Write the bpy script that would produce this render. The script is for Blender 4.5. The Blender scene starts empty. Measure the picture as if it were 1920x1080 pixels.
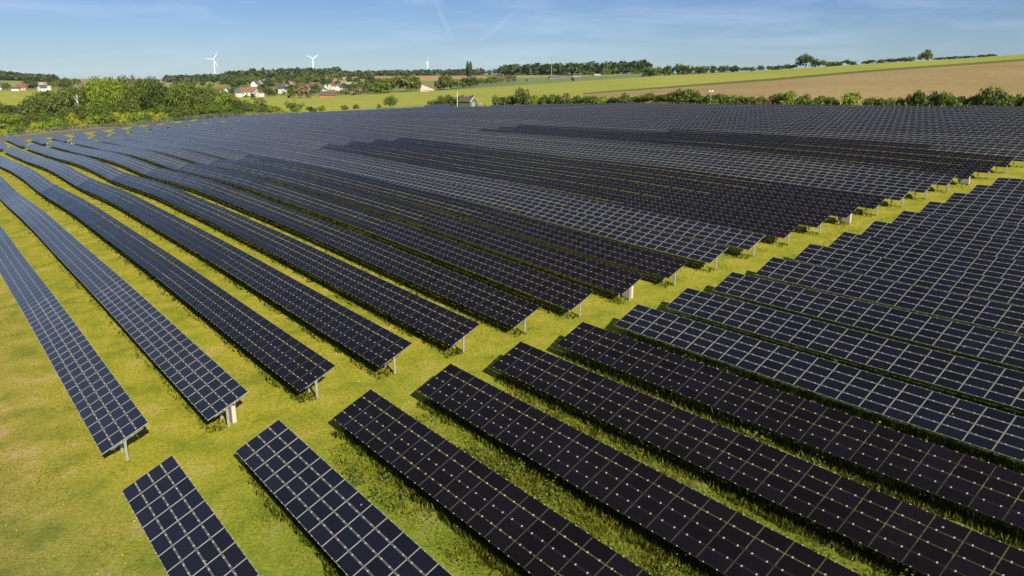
import bpy, bmesh, math, random
import numpy as np
from mathutils import Vector, Matrix
random.seed(7); rng = np.random.default_rng(11)
R = math.radians
scene = bpy.context.scene
COL = scene.collection

# ------------------------------------------------------------------ camera
F = 1464.11                       # focal length in pixels of a 1920 px wide frame
TH = R(15.4782); CT, ST = math.cos(TH), math.sin(TH)
H = 18.8243                       # drone height above the foot of the nearest row
cam_d = bpy.data.cameras.new('camera'); cam = bpy.data.objects.new('camera', cam_d); COL.objects.link(cam)
cam.location = (0, 0, H); cam.rotation_euler = (R(90) - TH, 0, 0)
cam_d.sensor_width = 36; cam_d.lens = F / 1920 * 36; cam_d.clip_start = .5; cam_d.clip_end = 30000
scene.camera = cam

# ------------------------------------------------------------------ field frame: u along the rows, v across them
AZ = R(-37.5076)
RX, RY = math.sin(AZ), math.cos(AZ); NX, NY = math.cos(AZ), -math.sin(AZ)
PITCH, V0, UL, UR = 5.1086, 5.166, 39.75, 35.45
TILT, H0, W = R(25.0), .79, 2.52
MU, MV = 1.238, W / 4             # module pitch along and across a table
CW, SW = W * math.cos(TILT), W * math.sin(TILT)
def uv2xy(u, v): return (u * RX + v * NX, u * RY + v * NY)
def xy2uv(x, y): return (x * RX + y * RY, x * NX + y * NY)

GRID = '''-656 -565 -474 -385 -296 -209 -124 -39 45 129 212 294 376 457 536 613 688 761 832 900 967 1031 1093 1155 1215 1275 -679 -586 -493 -402 -312 -224 -137 -51 33 116 200 282 365 447 527 605 681 754 824 892 957 1020 1081 1141 1200 1259 -702 -607 -513 -419 -327 -237 -150 -64 21 104 187 270 353 436 518 598 675 748 817 883 947 1009 1069 1128 1186 1244 -727 -630 -533 -437 -343 -251 -161 -75 9 92 174 257 341 426 510 592 669 742 810 875 937 997 1056 1114 1170 1227 -754 -654 -554 -455 -358 -263 -172 -85 -1 81 161 243 328 415 503 587 664 736 803 867 928 986 1043 1099 1155 1210 -784 -680 -577 -474 -374 -276 -182 -92 -8 71 148 228 313 403 496 584 661 730 796 858 918 975 1030 1084 1139 1193 -816 -708 -601 -495 -390 -288 -190 -97 -11 66 137 212 298 391 490 583 656 722 788 851 909 964 1017 1069 1122 1175 -851 -740 -629 -518 -409 -302 -199 -100 -9 66 129 199 288 380 481 580 646 711 780 845 901 953 1003 1053 1106 1159 -888 -774 -659 -544 -430 -318 -209 -105 -6 71 128 192 293 385 467 548 626 701 778 841 894 941 988 1038 1090 1143 -929 -810 -692 -573 -455 -337 -222 -110 -7 78 148 220 305 388 469 554 634 708 779 837 884 928 975 1025 1077 1129 -971 -849 -728 -606 -484 -361 -239 -120 -6 89 173 252 327 394 476 565 641 705 769 825 871 914 962 1014 1065 1116 -1014 -890 -766 -641 -516 -390 -264 -138 -15 99 196 280 352 403 484 567 640 704 760 812 859 904 952 1004 1054 1103 -1059 -932 -806 -678 -550 -421 -292 -163 -34 102 211 296 360 406 478 564 636 693 748 798 846 893 942 991 1040 1087 -1102 -974 -846 -716 -586 -454 -321 -187 -50 100 222 305 361 396 463 551 624 681 733 783 831 879 927 976 1022 1069 -1145 -1015 -885 -754 -622 -487 -349 -205 -55 99 224 312 360 389 460 541 611 666 717 765 813 860 908 955 1001 1047 -1185 -1054 -922 -790 -656 -520 -378 -228 -69 97 230 312 361 397 454 531 596 648 698 746 794 840 885 931 977 1023 -1223 -1090 -957 -823 -689 -551 -409 -258 -97 78 209 293 355 401 446 515 576 627 678 727 774 819 862 906 952 997 -1257 -1123 -988 -853 -717 -579 -437 -290 -132 44 175 274 348 402 439 498 556 608 659 708 755 799 841 884 928 972 -1287 -1151 -1015 -879 -741 -601 -460 -314 -161 16 144 237 330 400 428 482 539 592 643 691 737 780 822 863 905 946 -1314 -1176 -1039 -900 -760 -618 -473 -323 -165 12 150 234 317 384 428 477 529 580 629 675 720 762 803 843 881 919 -1336 -1198 -1058 -918 -776 -630 -480 -324 -158 15 151 233 308 373 425 474 523 570 616 660 702 743 782 819 854 889 -1355 -1215 -1075 -934 -790 -642 -489 -330 -165 -2 131 226 300 364 419 470 516 561 603 644 683 721 758 792 824 855 -1370 -1230 -1090 -948 -803 -655 -503 -346 -186 -32 100 202 283 351 411 462 508 550 589 626 661 694 727 758 787 815 -1383 -1243 -1103 -961 -817 -671 -522 -372 -222 -77 56 166 258 334 398 452 498 537 573 605 635 664 692 719 746 772 -1393 -1254 -1114 -974 -833 -690 -546 -403 -262 -123 12 130 231 315 383 439 484 521 553 580 606 630 653 677 701 726 -1401 -1263 -1125 -987 -848 -709 -570 -432 -294 -156 -22 99 205 294 366 423 467 502 530 553 574 593 612 633 656 679 -1407 -1271 -1135 -1000 -864 -728 -594 -459 -325 -187 -48 73 182 274 348 405 447 479 504 523 539 555 571 590 611 634 -1413 -1279 -1145 -1011 -878 -746 -615 -484 -354 -223 -86 43 159 253 328 383 424 453 474 490 503 515 529 547 569 593 -1418 -1286 -1154 -1022 -891 -762 -633 -505 -376 -247 -116 10 132 225 304 358 397 423 441 455 466 477 490 508 532 559 -1422 -1292 -1162 -1032 -903 -775 -648 -522 -397 -270 -147 -44 80 187 272 329 366 390 405 417 429 442 455 475 504 533 -1427 -1298 -1169 -1041 -914 -787 -662 -538 -417 -298 -181 -77 42 153 240 299 334 353 365 376 391 411 433 458 485 513 -1431 -1304 -1177 -1050 -923 -798 -674 -552 -432 -315 -200 -89 25 132 218 275 304 315 320 331 351 380 414 444 470 497 -1436 -1310 -1184 -1058 -933 -808 -685 -563 -444 -327 -212 -99 14 118 204 258 278 276 270 279 307 346 389 425 450 476 -1442 -1317 -1191 -1067 -942 -819 -696 -575 -455 -337 -224 -112 -3 102 190 245 256 240 220 230 263 305 348 386 418 448 -1447 -1323 -1199 -1076 -952 -830 -708 -588 -468 -352 -241 -135 -32 69 163 223 228 211 196 202 228 264 303 342 379 413 -1454 -1331 -1208 -1085 -963 -842 -722 -604 -487 -375 -267 -167 -76 8 92 156 174 173 169 176 197 228 263 300 338 374 -1460 -1338 -1216 -1095 -974 -855 -738 -623 -511 -402 -299 -201 -125 -65 -2 64 104 123 134 147 167 193 225 260 297 334 -1467 -1346 -1225 -1105 -986 -869 -755 -643 -536 -433 -333 -231 -166 -125 -77 -19 31 67 92 113 135 160 189 221 257 293'''
GZ = np.array([int(t) for t in GRID.split()], float).reshape(38, 26) / 100
def _bic(a):                       # Catmull-Rom weights
    return np.stack([-.5*a+a*a-.5*a**3, 1-2.5*a*a+1.5*a**3, .5*a+2*a*a-1.5*a**3, -.5*a*a+.5*a**3], -1)
def Z(u, v):
    u = np.asarray(u, float); v = np.asarray(v, float)
    fu = np.clip((u + 40) / 10, 0, 36.999); fv = np.clip((v + 90) / 12, 0, 24.999)
    i = fu.astype(int); j = fv.astype(int); a = _bic(fu - i); b = _bic(fv - j); out = 0
    for p in range(4):
        for q in range(4):
            out = out + a[..., p] * b[..., q] * GZ[np.clip(i + p - 1, 0, 37), np.clip(j + q - 1, 0, 25)]
    return out
def Z1(u, v): return float(Z(np.array([u]), np.array([v]))[0])
U_MAX, V_MAX = 329., 187.

# far land: for columns of the view, distances Y with heights (from the sight line py)
def z_of(py, Y):
    b = (540 - py) / F
    return H + Y * (-ST + b * CT) / (CT + b * ST)
KQ = F * 1.031
COLS = {   # px: [(Y, py) for stations 1..7]
 -420: [(300,265),(520,225),(540,222),(950,175),(1300,165),(1800,149),(2400,135)],
  0:   [(302,254),(500,212),(515,210),(950,169.5),(1300,163),(1700,151),(2300,141.5)],
  110: [(302,245),(500,208),(515,206),(950,170),(1300,164),(2200,152),(3500,148.5)],
  240: [(306,235.5),(500,203),(515,202),(900,176),(1300,164.5),(2200,153),(3500,149.3)],
  330: [(304,227.5),(500,200),(515,199),(850,183),(1300,165),(1900,155),(3000,149)],
  440: [(318,218.5),(480,199),(495,198),(850,182.5),(1300,160),(1900,152),(2800,147)],
  520: [(325,212.5),(480,196),(495,195),(840,180),(1350,155.5),(1800,149),(2600,146)],
  600: [(338,207),(480,192),(495,191),(830,181),(1350,154),(1900,147),(2700,143)],
  690: [(350,201.5),(480,188),(495,187),(800,175.5),(1400,151.5),(2200,143),(2700,142)],
  800: [(362,195),(480,184.5),(495,184),(770,171),(1400,151.5),(2200,142),(2700,141)],
  880: [(332,194),(450,184),(470,183),(740,166.5),(1400,150),(2000,142),(2600,140)],
  960: [(320,191),(430,180.5),(450,179),(790,161),(1250,147),(1500,141),(1900,139)],
  1080:[(290,187),(355,178),(380,175.5),(780,152.5),(1150,143.5),(1400,140.5),(1900,138)],
  1240:[(252,187),(400,166.5),(430,163),(730,142),(1000,138.5),(1200,137.5),(1700,137)],
  1440:[(226,187),(430,151.5),(452,147.5),(670,131.5),(850,133.5),(1000,134.5),(1600,134)],
  1640:[(208,188),(440,134),(465,130),(625,118.5),(800,122),(1000,125),(1600,130)],
  1800:[(200,189),(445,122.5),(470,118.5),(605,109.5),(800,114),(1000,120),(1600,128)],
  1920:[(196,190),(447,113.5),(474,109.5),(595,100.5),(800,107),(1000,115),(1600,126)],
  2400:[(190,195),(450,80),(478,76),(590,66),(800,76),(1000,95),(1600,118)],
}
_px = sorted(COLS); _q = np.array([(p - 960) / KQ for p in _px])
_sz = np.array([[z_of(py, Y) for Y, py in COLS[p]] for p in _px]); _sY = np.array([[Y for Y, py in COLS[p]] for p in _px], float)
def near_exit(q):                  # where the sight column leaves the field rectangle
    d = np.array([q, 1.]); du = d @ np.array([RX, RY]); dv = d @ np.array([NX, NY])
    t = []
    if du > 1e-6: t.append(U_MAX / du)
    if dv > 1e-6: t.append(V_MAX / dv)
    if dv < -1e-6: t.append(-88 / dv)
    Y = min(t); return Y, Z1(Y * du, Y * dv)
NS = [3, 6, 2, 8, 10, 8, 6]        # rows of mesh per interval
def column(q):                     # Y and z along one sight column, with the index of the interval
    sY = [np.interp(q, _q, _sY[:, k]) for k in range(7)]; sz = [np.interp(q, _q, _sz[:, k]) for k in range(7)]
    Y0, z0 = near_exit(q)
    if q < .06:                    # left of the shed the land runs on smoothly from the panels into the crop
        sY[0] = Y0 + .3*(sY[1] - Y0); sz[0] = z0 + .3*(sz[1] - z0)
    Ys = [Y0] + [max(sY[0], Y0 + 3)] + sY[1:]; zs = [z0] + sz
    m = [(zs[k+1] - zs[k-1]) / (Ys[k+1] - Ys[k-1]) if 0 < k < 7 else (zs[1]-zs[0])/(Ys[1]-Ys[0]) if k == 0 else (zs[7]-zs[6])/(Ys[7]-Ys[6]) for k in range(8)]
    oy, oz = [], []
    for k in range(7):
        for i in range(NS[k]):
            t = i / NS[k]; h = Ys[k+1] - Ys[k]
            h00 = 2*t**3-3*t*t+1; h10 = t**3-2*t*t+t; h01 = -2*t**3+3*t*t; h11 = t**3-t*t
            oy.append(Ys[k] + t*h); oz.append(h00*zs[k] + h10*h*m[k]*.6 + h01*zs[k+1] + h11*h*m[k+1]*.6)
    oy.append(Ys[7]); oz.append(zs[7])
    oy += [Ys[7] + 500, Ys[7] + 2500, 9000]; oz += [zs[7] - 2, zs[7] - 25, zs[7] - 120]
    return np.array(oy), np.array(oz)
_qs = np.linspace(_q[0], _q[-1], 260); _cols = [column(q) for q in _qs]
def zfar(x, y):
    q = x / y; k = np.clip(np.searchsorted(_qs, q) - 1, 0, len(_qs) - 2); a = min(max((q - _qs[k]) / (_qs[k+1] - _qs[k]), 0), 1)
    z0 = np.interp(y, *_cols[k]); z1 = np.interp(y, *_cols[k+1]); return float(z0*(1-a) + z1*a)
def ground(x, y):
    u, v = xy2uv(x, y)
    if u <= U_MAX and v <= V_MAX: return Z1(u, v)
    return zfar(x, y)
def project(x, y, z):
    dz = z - H; d = y*CT - dz*ST
    return (960 + F*x/d, 540 - F*(y*ST + dz*CT)/d)
def at(px, Y):                     # the point of the ground at distance Y seen in column px
    x = (px - 960) / F * Y
    for _ in range(4):
        z = ground(x, Y); x = (px - 960) / F * (Y*CT - (z - H)*ST)
    return Vector((x, Y, ground(x, Y)))
def hit(px, py, y0=190., y1=5000.): # the point of the ground seen at a pixel
    Y = y0; last = None
    while Y < y1:
        p = at(px, Y); e = project(*p)[1]
        if e <= py:
            return p
        Y *= 1.012
    return at(px, y1)
def on_line_v(px, v):              # the point of the line v = const seen in column px
    lo, hi = -80., 320.
    for _ in range(40):
        m = (lo + hi) / 2; x, y = uv2xy(m, v)
        if y < 1 or project(x, y, ground(x, y))[0] > px: lo = m
        else: hi = m
    x, y = uv2xy(lo, v); return Vector((x, y, ground(x, y)))
def px_m(p, n):                    # metres that n photo pixels cover at point p
    return n * (p.y*CT - (p.z - H)*ST) / F

# ------------------------------------------------------------------ materials
def mat(name, col=(.5,.5,.5), rough=.6, metal=0., spec=.5):
    m = bpy.data.materials.new(name); m.use_nodes = True; b = m.node_tree.nodes['Principled BSDF']
    b.inputs['Base Color'].default_value = (*col, 1); b.inputs['Roughness'].default_value = rough
    b.inputs['Metallic'].default_value = metal; b.inputs['Specular IOR Level'].default_value = spec
    return m
def nd(m, t, **kw):
    n = m.node_tree.nodes.new(t)
    for k, v in kw.items():
        if k in n.inputs: n.inputs[k].default_value = v
        else: setattr(n, k, v)
    return n
def lk(m, a, ao, b, bi): m.node_tree.links.new(a.outputs[ao], b.inputs[bi])
def ramp(m, stops):
    r = nd(m, 'ShaderNodeValToRGB'); e = r.color_ramp.elements
    while len(e) < len(stops): e.new(.5)
    for i, (p, c) in enumerate(stops): e[i].position = p; e[i].color = (*c, 1)
    return r
def noise_mat(name, cols, scale, detail=6, rough=.9, stretch=(1,1,1), fine=0, finecol=None, spec=.2, bump=0, lo=.32, hi=.68, rows=None, grain=.27):
    """soft patches of several colours laid out in world metres"""
    m = mat(name, rough=rough, spec=spec); b = m.node_tree.nodes['Principled BSDF']
    g = nd(m, 'ShaderNodeNewGeometry'); mp = nd(m, 'ShaderNodeMapping'); mp.inputs['Scale'].default_value = stretch
    lk(m, g, 'Position', mp, 'Vector')
    n = nd(m, 'ShaderNodeTexNoise', Scale=scale, Detail=detail, Roughness=.6); lk(m, mp, 'Vector', n, 'Vector')
    k = len(cols); r = ramp(m, [(lo + (hi-lo)*i/(k-1), c) for i, c in enumerate(cols)]); lk(m, n, 'Fac', r, 'Fac')
    out = (r, 'Color')
    if rows:                                            # drill rows or tramlines: spacing in metres, direction, strength
        dv = nd(m, 'ShaderNodeVectorMath', operation='DOT_PRODUCT'); lk(m, g, 'Position', dv, 0); dv.inputs[1].default_value = rows[1]
        wb = nd(m, 'ShaderNodeMath', operation='MULTIPLY_ADD'); lk(m, n, 'Fac', wb, 0); wb.inputs[1].default_value = rows[0]*1.5; m.node_tree.links.new(dv.outputs['Value'], wb.inputs[2])
        sc = nd(m, 'ShaderNodeMath', operation='MULTIPLY'); lk(m, wb, 0, sc, 0); sc.inputs[1].default_value = 6.2832/rows[0]
        sn = nd(m, 'ShaderNodeMath', operation='SINE'); lk(m, sc, 0, sn, 0)
        am = nd(m, 'ShaderNodeMath', operation='MULTIPLY_ADD'); lk(m, sn, 0, am, 0); am.inputs[1].default_value = rows[2]; am.inputs[2].default_value = 1
        vm = nd(m, 'ShaderNodeVectorMath', operation='SCALE'); lk(m, r, 'Color', vm, 0); lk(m, am, 0, vm, 'Scale'); r = vm; out = (vm, 'Vector')
    if fine:
        n2 = nd(m, 'ShaderNodeTexNoise', Scale=fine, Detail=5, Roughness=.75); lk(m, mp, 'Vector', n2, 'Vector')
        r2 = ramp(m, [(.28, (1-grain,1-grain*.9,1-grain)), (.72, (1+grain,1+grain*.92,1+grain))]); lk(m, n2, 'Fac', r2, 'Fac')
        mx = nd(m, 'ShaderNodeMix', data_type='RGBA', blend_type='MULTIPLY'); mx.inputs[0].default_value = 1
        m.node_tree.links.new(out[0].outputs[out[1]], mx.inputs[6]); m.node_tree.links.new(r2.outputs['Color'], mx.inputs[7])
        m.node_tree.links.new(mx.outputs[2], b.inputs['Base Color'])
        if bump:
            bp = nd(m, 'ShaderNodeBump', Strength=bump, Distance=.12); lk(m, n2, 'Fac', bp, 'Height'); lk(m, bp, 'Normal', b, 'Normal')
    else: lk(m, *out, b, 'Base Color')
    return m
def leaf_mat(name, cols, trans=.3):
    m = mat(name, rough=.6, spec=.25); nt = m.node_tree; b = nt.nodes['Principled BSDF']
    g = nd(m, 'ShaderNodeNewGeometry'); k = len(cols)
    r = ramp(m, [(i/(k-1), c) for i, c in enumerate(cols)]); lk(m, g, 'Random Per Island', r, 'Fac'); lk(m, r, 'Color', b, 'Base Color')
    t = nd(m, 'ShaderNodeBsdfTranslucent'); lk(m, r, 'Color', t, 'Color')
    mx = nd(m, 'ShaderNodeMixShader'); mx.inputs[0].default_value = trans
    lk(m, b, 'BSDF', mx, 1); lk(m, t, 'BSDF', mx, 2); lk(m, mx, 'Shader', nt.nodes['Material Output'], 'Surface')
    return m

M = {}
def glass(name, col, coat, sheen, spec):
    m = mat(name, col, .22, 0, spec); nt = m.node_tree; b = nt.nodes['Principled BSDF']
    g = nd(m, 'ShaderNodeNewGeometry'); oi = nd(m, 'ShaderNodeObjectInfo')
    r = ramp(m, [(0, tuple(c*.75 for c in col)), (.5, col), (1, (col[0]*1.1, col[1]*1.15, col[2]*1.5))])
    ad = nd(m, 'ShaderNodeMath', operation='ADD'); lk(m, g, 'Random Per Island', ad, 0); lk(m, oi, 'Random', ad, 1)
    fr = nd(m, 'ShaderNodeMath', operation='FRACT'); lk(m, ad, 0, fr, 0); lk(m, fr, 0, r, 'Fac')
    vo = nd(m, 'ShaderNodeTexVoronoi', Scale=1.15); lk(m, g, 'Position', vo, 'Vector')               # bird droppings here and there
    sx = nd(m, 'ShaderNodeSeparateColor'); lk(m, vo, 'Color', sx, 0)
    t1 = nd(m, 'ShaderNodeMath', operation='LESS_THAN'); t1.inputs[1].default_value = .052; lk(m, vo, 'Distance', t1, 0)
    t2 = nd(m, 'ShaderNodeMath', operation='GREATER_THAN'); t2.inputs[1].default_value = .80; lk(m, sx, 'Red', t2, 0)
    t3 = nd(m, 'ShaderNodeMath', operation='MULTIPLY'); lk(m, t1, 0, t3, 0); lk(m, t2, 0, t3, 1)
    mxd = nd(m, 'ShaderNodeMix', data_type='RGBA'); mxd.inputs[7].default_value = (.30,.30,.31,1)
    lk(m, t3, 0, mxd, 0); nt.links.new(r.outputs['Color'], mxd.inputs[6]); nt.links.new(mxd.outputs[2], b.inputs['Base Color'])
    b.inputs['Sheen Weight'].default_value = sheen; b.inputs['Sheen Roughness'].default_value = .30; b.inputs['Sheen Tint'].default_value = (.95,.90,.92,1)   # dust film
    b.inputs['Coat Weight'].default_value = coat; b.inputs['Coat Roughness'].default_value = .06
    n = nd(m, 'ShaderNodeTexNoise', Scale=.35, Detail=3); lk(m, g, 'Position', n, 'Vector')   # dust: uneven gloss
    mr = nd(m, 'ShaderNodeMapRange'); mr.inputs['To Min'].default_value = .16; mr.inputs['To Max'].default_value = .34
    lk(m, n, 'Fac', mr, 'Value'); lk(m, mr, 'Result', b, 'Roughness')
    return m
M['glass_blue'] = glass('blue_black_module_glass', (.0085,.0080,.0125), .08, .125, .46)
M['glass_black'] = glass('black_module_glass', (.0088,.0068,.0078), .0, .02, .24)
M['alu'] = mat('aluminium_frame', (.46,.45,.42), .45, .25)
M['clip'] = mat('pale_metal_clip', (.52,.50,.47), .45, .1)
M['edge'] = mat('module_edge_seal', (.075,.072,.070), .5)
M['back'] = mat('module_back_sheet', (.10,.10,.10), .6)
M['steel'] = noise_mat('galvanised_steel', [(.22,.22,.21),(.33,.325,.31)], 6, rough=.5, spec=.5)
M['cabinet'] = mat('pale_painted_cabinet', (.52,.48,.40), .5)
def meadow():
    m = noise_mat('mown_meadow_grass', [(.200,.235,.016),(.305,.300,.022),(.380,.340,.032),(.455,.370,.080)], .42, 10, fine=6.5, bump=.5, lo=.33, hi=.69, grain=.5)
    nt = m.node_tree; b = nt.nodes['Principled BSDF']; src = b.inputs['Base Color'].links[0].from_socket
    g = nd(m, 'ShaderNodeNewGeometry'); n = nd(m, 'ShaderNodeTexNoise', Scale=.07, Detail=5); lk(m, g, 'Position', n, 'Vector')
    def along(vec, a, c, wob):                       # 0..1 across a direction of the field, with a ragged edge
        d = nd(m, 'ShaderNodeVectorMath', operation='DOT_PRODUCT'); lk(m, g, 'Position', d, 0); d.inputs[1].default_value = vec
        w = nd(m, 'ShaderNodeMath', operation='MULTIPLY_ADD'); lk(m, n, 'Fac', w, 0); w.inputs[1].default_value = wob; nt.links.new(d.outputs['Value'], w.inputs[2])
        r = nd(m, 'ShaderNodeMapRange'); r.inputs['From Min'].default_value = a + wob/2; r.inputs['From Max'].default_value = c + wob/2; lk(m, w, 0, r, 'Value'); return r
    def over(src, fac, k, col):
        mul = nd(m, 'ShaderNodeMath', operation='MULTIPLY'); lk(m, fac, 'Result', mul, 0); mul.inputs[1].default_value = k
        mx = nd(m, 'ShaderNodeMix', data_type='RGBA', blend_type='MULTIPLY'); nt.links.new(mul.outputs[0], mx.inputs[0]); nt.links.new(src, mx.inputs[6]); mx.inputs[7].default_value = (*col, 1); return mx.outputs[2]
    s_ = over(src, along((RX, RY, 0), 42, 24, 14), 1, (.60,.80,.95))     # moister, greener grass in the near block
    s_ = over(s_, along((NX, NY, 0), 8, -2, 9), 1, (.98,.83,2.3))        # drier, straw coloured open ground at the left
    nt.links.new(s_, b.inputs['Base Color']); return m
M['grass'] = meadow()
M['dry'] = noise_mat('dry_gravel_track', [(.13,.12,.10),(.17,.16,.135),(.21,.195,.16)], .3, 6, fine=1.5)
M['crop'] = noise_mat('yellow_green_crop', [(.300,.320,.040),(.340,.350,.052),(.375,.370,.065)], .012, 5, stretch=(1,.5,1), fine=.5, rough=.95, rows=(18, (.8,.6,0), .035))
M['plough'] = noise_mat('sandy_stubble_field', [(.285,.200,.078),(.345,.248,.098),(.38,.285,.125)], .014, 6, fine=.35, rough=.95, rows=(2.8, (.96,.28,0), .07))
M['strip'] = noise_mat('dark_green_field_margin', [(.115,.135,.025),(.16,.17,.035)], .05, 5, fine=.4)
M['bluegreen'] = noise_mat('blue_green_cereal', [(.16,.22,.07),(.20,.255,.085)], .01, 4, fine=.3)
M['village_grass'] = noise_mat('village_meadow', [(.16,.19,.04),(.26,.27,.06),(.22,.20,.07)], .02, 5, fine=.2)
M['palegreen'] = noise_mat('pale_green_field', [(.25,.28,.07),(.32,.33,.10)], .008, 4, fine=.2)
M['tan'] = noise_mat('tan_fallow_field', [(.30,.24,.11),(.40,.30,.16)], .006, 4, fine=.2)
M['orange'] = noise_mat('orange_brown_field', [(.42,.25,.09),(.50,.31,.12)], .006, 4, fine=.2)
M['woodfloor'] = noise_mat('dark_wood_floor', [(.05,.07,.02),(.08,.10,.03)], .02, 4)  # dark green-brown ground colour for the far woodland zones

def tag(o, label=None, cat=None, group=None, kind=None):
    if label: o['label'] = label
    if cat: o['category'] = cat
    if group: o['group'] = group
    if kind: o['kind'] = kind
    return o
def empty(name, loc, **k):
    o = bpy.data.objects.new(name, None); COL.objects.link(o); o.location = loc; o.empty_display_size = .3
    return tag(o, **k)
def mesh(name, V, Fc, mats, mi=None, smooth=False):
    me = bpy.data.meshes.new(name); V = np.asarray(V, float)
    if isinstance(Fc, np.ndarray):                      # all faces with the same number of corners
        n, c = Fc.shape; me.vertices.add(len(V)); me.vertices.foreach_set('co', V.ravel())
        me.loops.add(n*c); me.loops.foreach_set('vertex_index', Fc.ravel().astype(np.int32))
        me.polygons.add(n); me.polygons.foreach_set('loop_start', np.arange(0, n*c, c, dtype=np.int32))
        me.update(calc_edges=True)
    else: me.from_pydata([tuple(v) for v in V], [], [tuple(f) for f in Fc])
    for m in mats: me.materials.append(m)
    if mi is not None: me.polygons.foreach_set('material_index', np.asarray(mi, np.int32))
    if smooth: me.polygons.foreach_set('use_smooth', np.ones(len(me.polygons), bool))
    me.validate(); me.update(); return me
def link(name, me, parent=None, loc=None, **k):
    o = bpy.data.objects.new(name, me); COL.objects.link(o)
    if parent: o.parent = parent
    if loc is not None: o.location = loc
    return tag(o, **k)
class MB:                                              # collects boxes, tubes and prisms for one part
    def __init__(s): s.V = []; s.F = []; s.mi = []
    def add(s, V, Fc, mi=0):
        n = len(s.V); s.V += [tuple(v) for v in V]; s.F += [tuple(n + i for i in f) for f in Fc]; s.mi += [mi]*len(Fc); return s
    def box(s, c, d, mi=0, mtx=None):
        V = [Vector((c[0]+d[0]/2*x, c[1]+d[1]/2*y, c[2]+d[2]/2*z)) for z in (-1,1) for y in (-1,1) for x in (-1,1)]
        if mtx: V = [mtx @ v for v in V]
        return s.add(V, [(0,2,3,1),(4,5,7,6),(0,1,5,4),(2,6,7,3),(0,4,6,2),(1,3,7,5)], mi)
    def tube(s, a, b, r0, r1, n=7, mi=0):
        a = Vector(a); b = Vector(b); d = (b-a).normalized(); x = d.orthogonal().normalized(); y = d.cross(x)
        V = [p + (x*math.cos(t) + y*math.sin(t))*r for p, r in ((a, r0), (b, r1)) for t in [2*math.pi*i/n for i in range(n)]]
        Fc = [(i, (i+1) % n, n+(i+1) % n, n+i) for i in range(n)] + [tuple(range(n))[::-1], tuple(range(n, 2*n))]
        return s.add(V, Fc, mi)
    def sweep(s, P, r, n=6, mi=0):
        for a, b in zip(P[:-1], P[1:]): s.tube(a, b, r, r, n, mi)
        return s
    def mesh(s, name, *mats, smooth=False): return mesh(name, s.V, s.F, mats, s.mi, smooth)
    def link(s, name, mats, parent=None, loc=None, **k):
        return link(name, s.mesh(name, *(mats if isinstance(mats, (list, tuple)) else [mats])), parent, loc, **k)
_ones = 'first second third fourth fifth sixth seventh eighth ninth tenth eleventh twelfth thirteenth fourteenth fifteenth sixteenth seventeenth eighteenth nineteenth'.split()
def nth(i):
    if i < 20: return _ones[i-1]
    t = ['', '', 'twent', 'thirt', 'fort', 'fift', 'sixt', 'sevent', 'eight', 'ninet'][i // 10]
    return t + 'ieth' if i % 10 == 0 else t + 'y-' + _ones[i % 10 - 1]

# ------------------------------------------------------------------ ground
us = np.arange(-40, 330, 2.0); vs = np.concatenate([np.arange(-90, -8, 6.), np.arange(-8, 187.1, 1.5)])
UU, VV = np.meshgrid(us, vs, indexing='ij'); ZZ = Z(UU, VV)
XX, YY = uv2xy(UU, VV); nu, nv = len(us), len(vs)
idx = np.arange(nu*nv).reshape(nu, nv)
Fq = np.stack([idx[:-1, :-1], idx[:-1, 1:], idx[1:, 1:], idx[1:, :-1]], -1).reshape(-1, 4)
fu = (UU[:-1, :-1] + 1).ravel(); fv = VV[:-1, :-1].ravel()
miq = np.where((fu > 296) & (fv < 75 - (fu-300)*.3), 1, np.where((fu > 294) & (fv >= 75), 2, 0))
link('ground', mesh('ground', np.stack([XX, YY, ZZ], -1).reshape(-1, 3), Fq, [M['grass'], M['dry'], M['crop']], miq, True), kind='structure')

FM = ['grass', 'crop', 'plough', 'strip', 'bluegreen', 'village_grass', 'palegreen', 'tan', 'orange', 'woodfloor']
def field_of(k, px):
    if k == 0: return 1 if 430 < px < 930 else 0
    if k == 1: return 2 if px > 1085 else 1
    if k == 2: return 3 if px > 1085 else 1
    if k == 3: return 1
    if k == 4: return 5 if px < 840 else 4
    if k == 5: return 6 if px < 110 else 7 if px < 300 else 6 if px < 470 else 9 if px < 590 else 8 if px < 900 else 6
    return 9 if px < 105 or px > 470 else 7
V_, F_, m_ = [], [], []
nr = len(_cols[0][0])
kind_of_row = sum([[k]*NS[k] for k in range(7)], []) + [7, 7, 7]
for q, (ys, zs) in zip(_qs, _cols):
    zs = zs.copy(); V_ += [(q*ys[i], ys[i], zs[i]) for i in range(nr)]
    d = (V_[-nr][0], V_[-nr][1])
    V_[-nr] = (d[0], d[1], zs[0])
for c in range(len(_qs) - 1):
    for i in range(nr - 1):
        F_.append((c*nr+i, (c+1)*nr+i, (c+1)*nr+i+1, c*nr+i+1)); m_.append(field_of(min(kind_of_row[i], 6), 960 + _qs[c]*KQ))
link('farmland', mesh('farmland', V_, F_, [M[x] for x in FM], m_, True), kind='structure')

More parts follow.
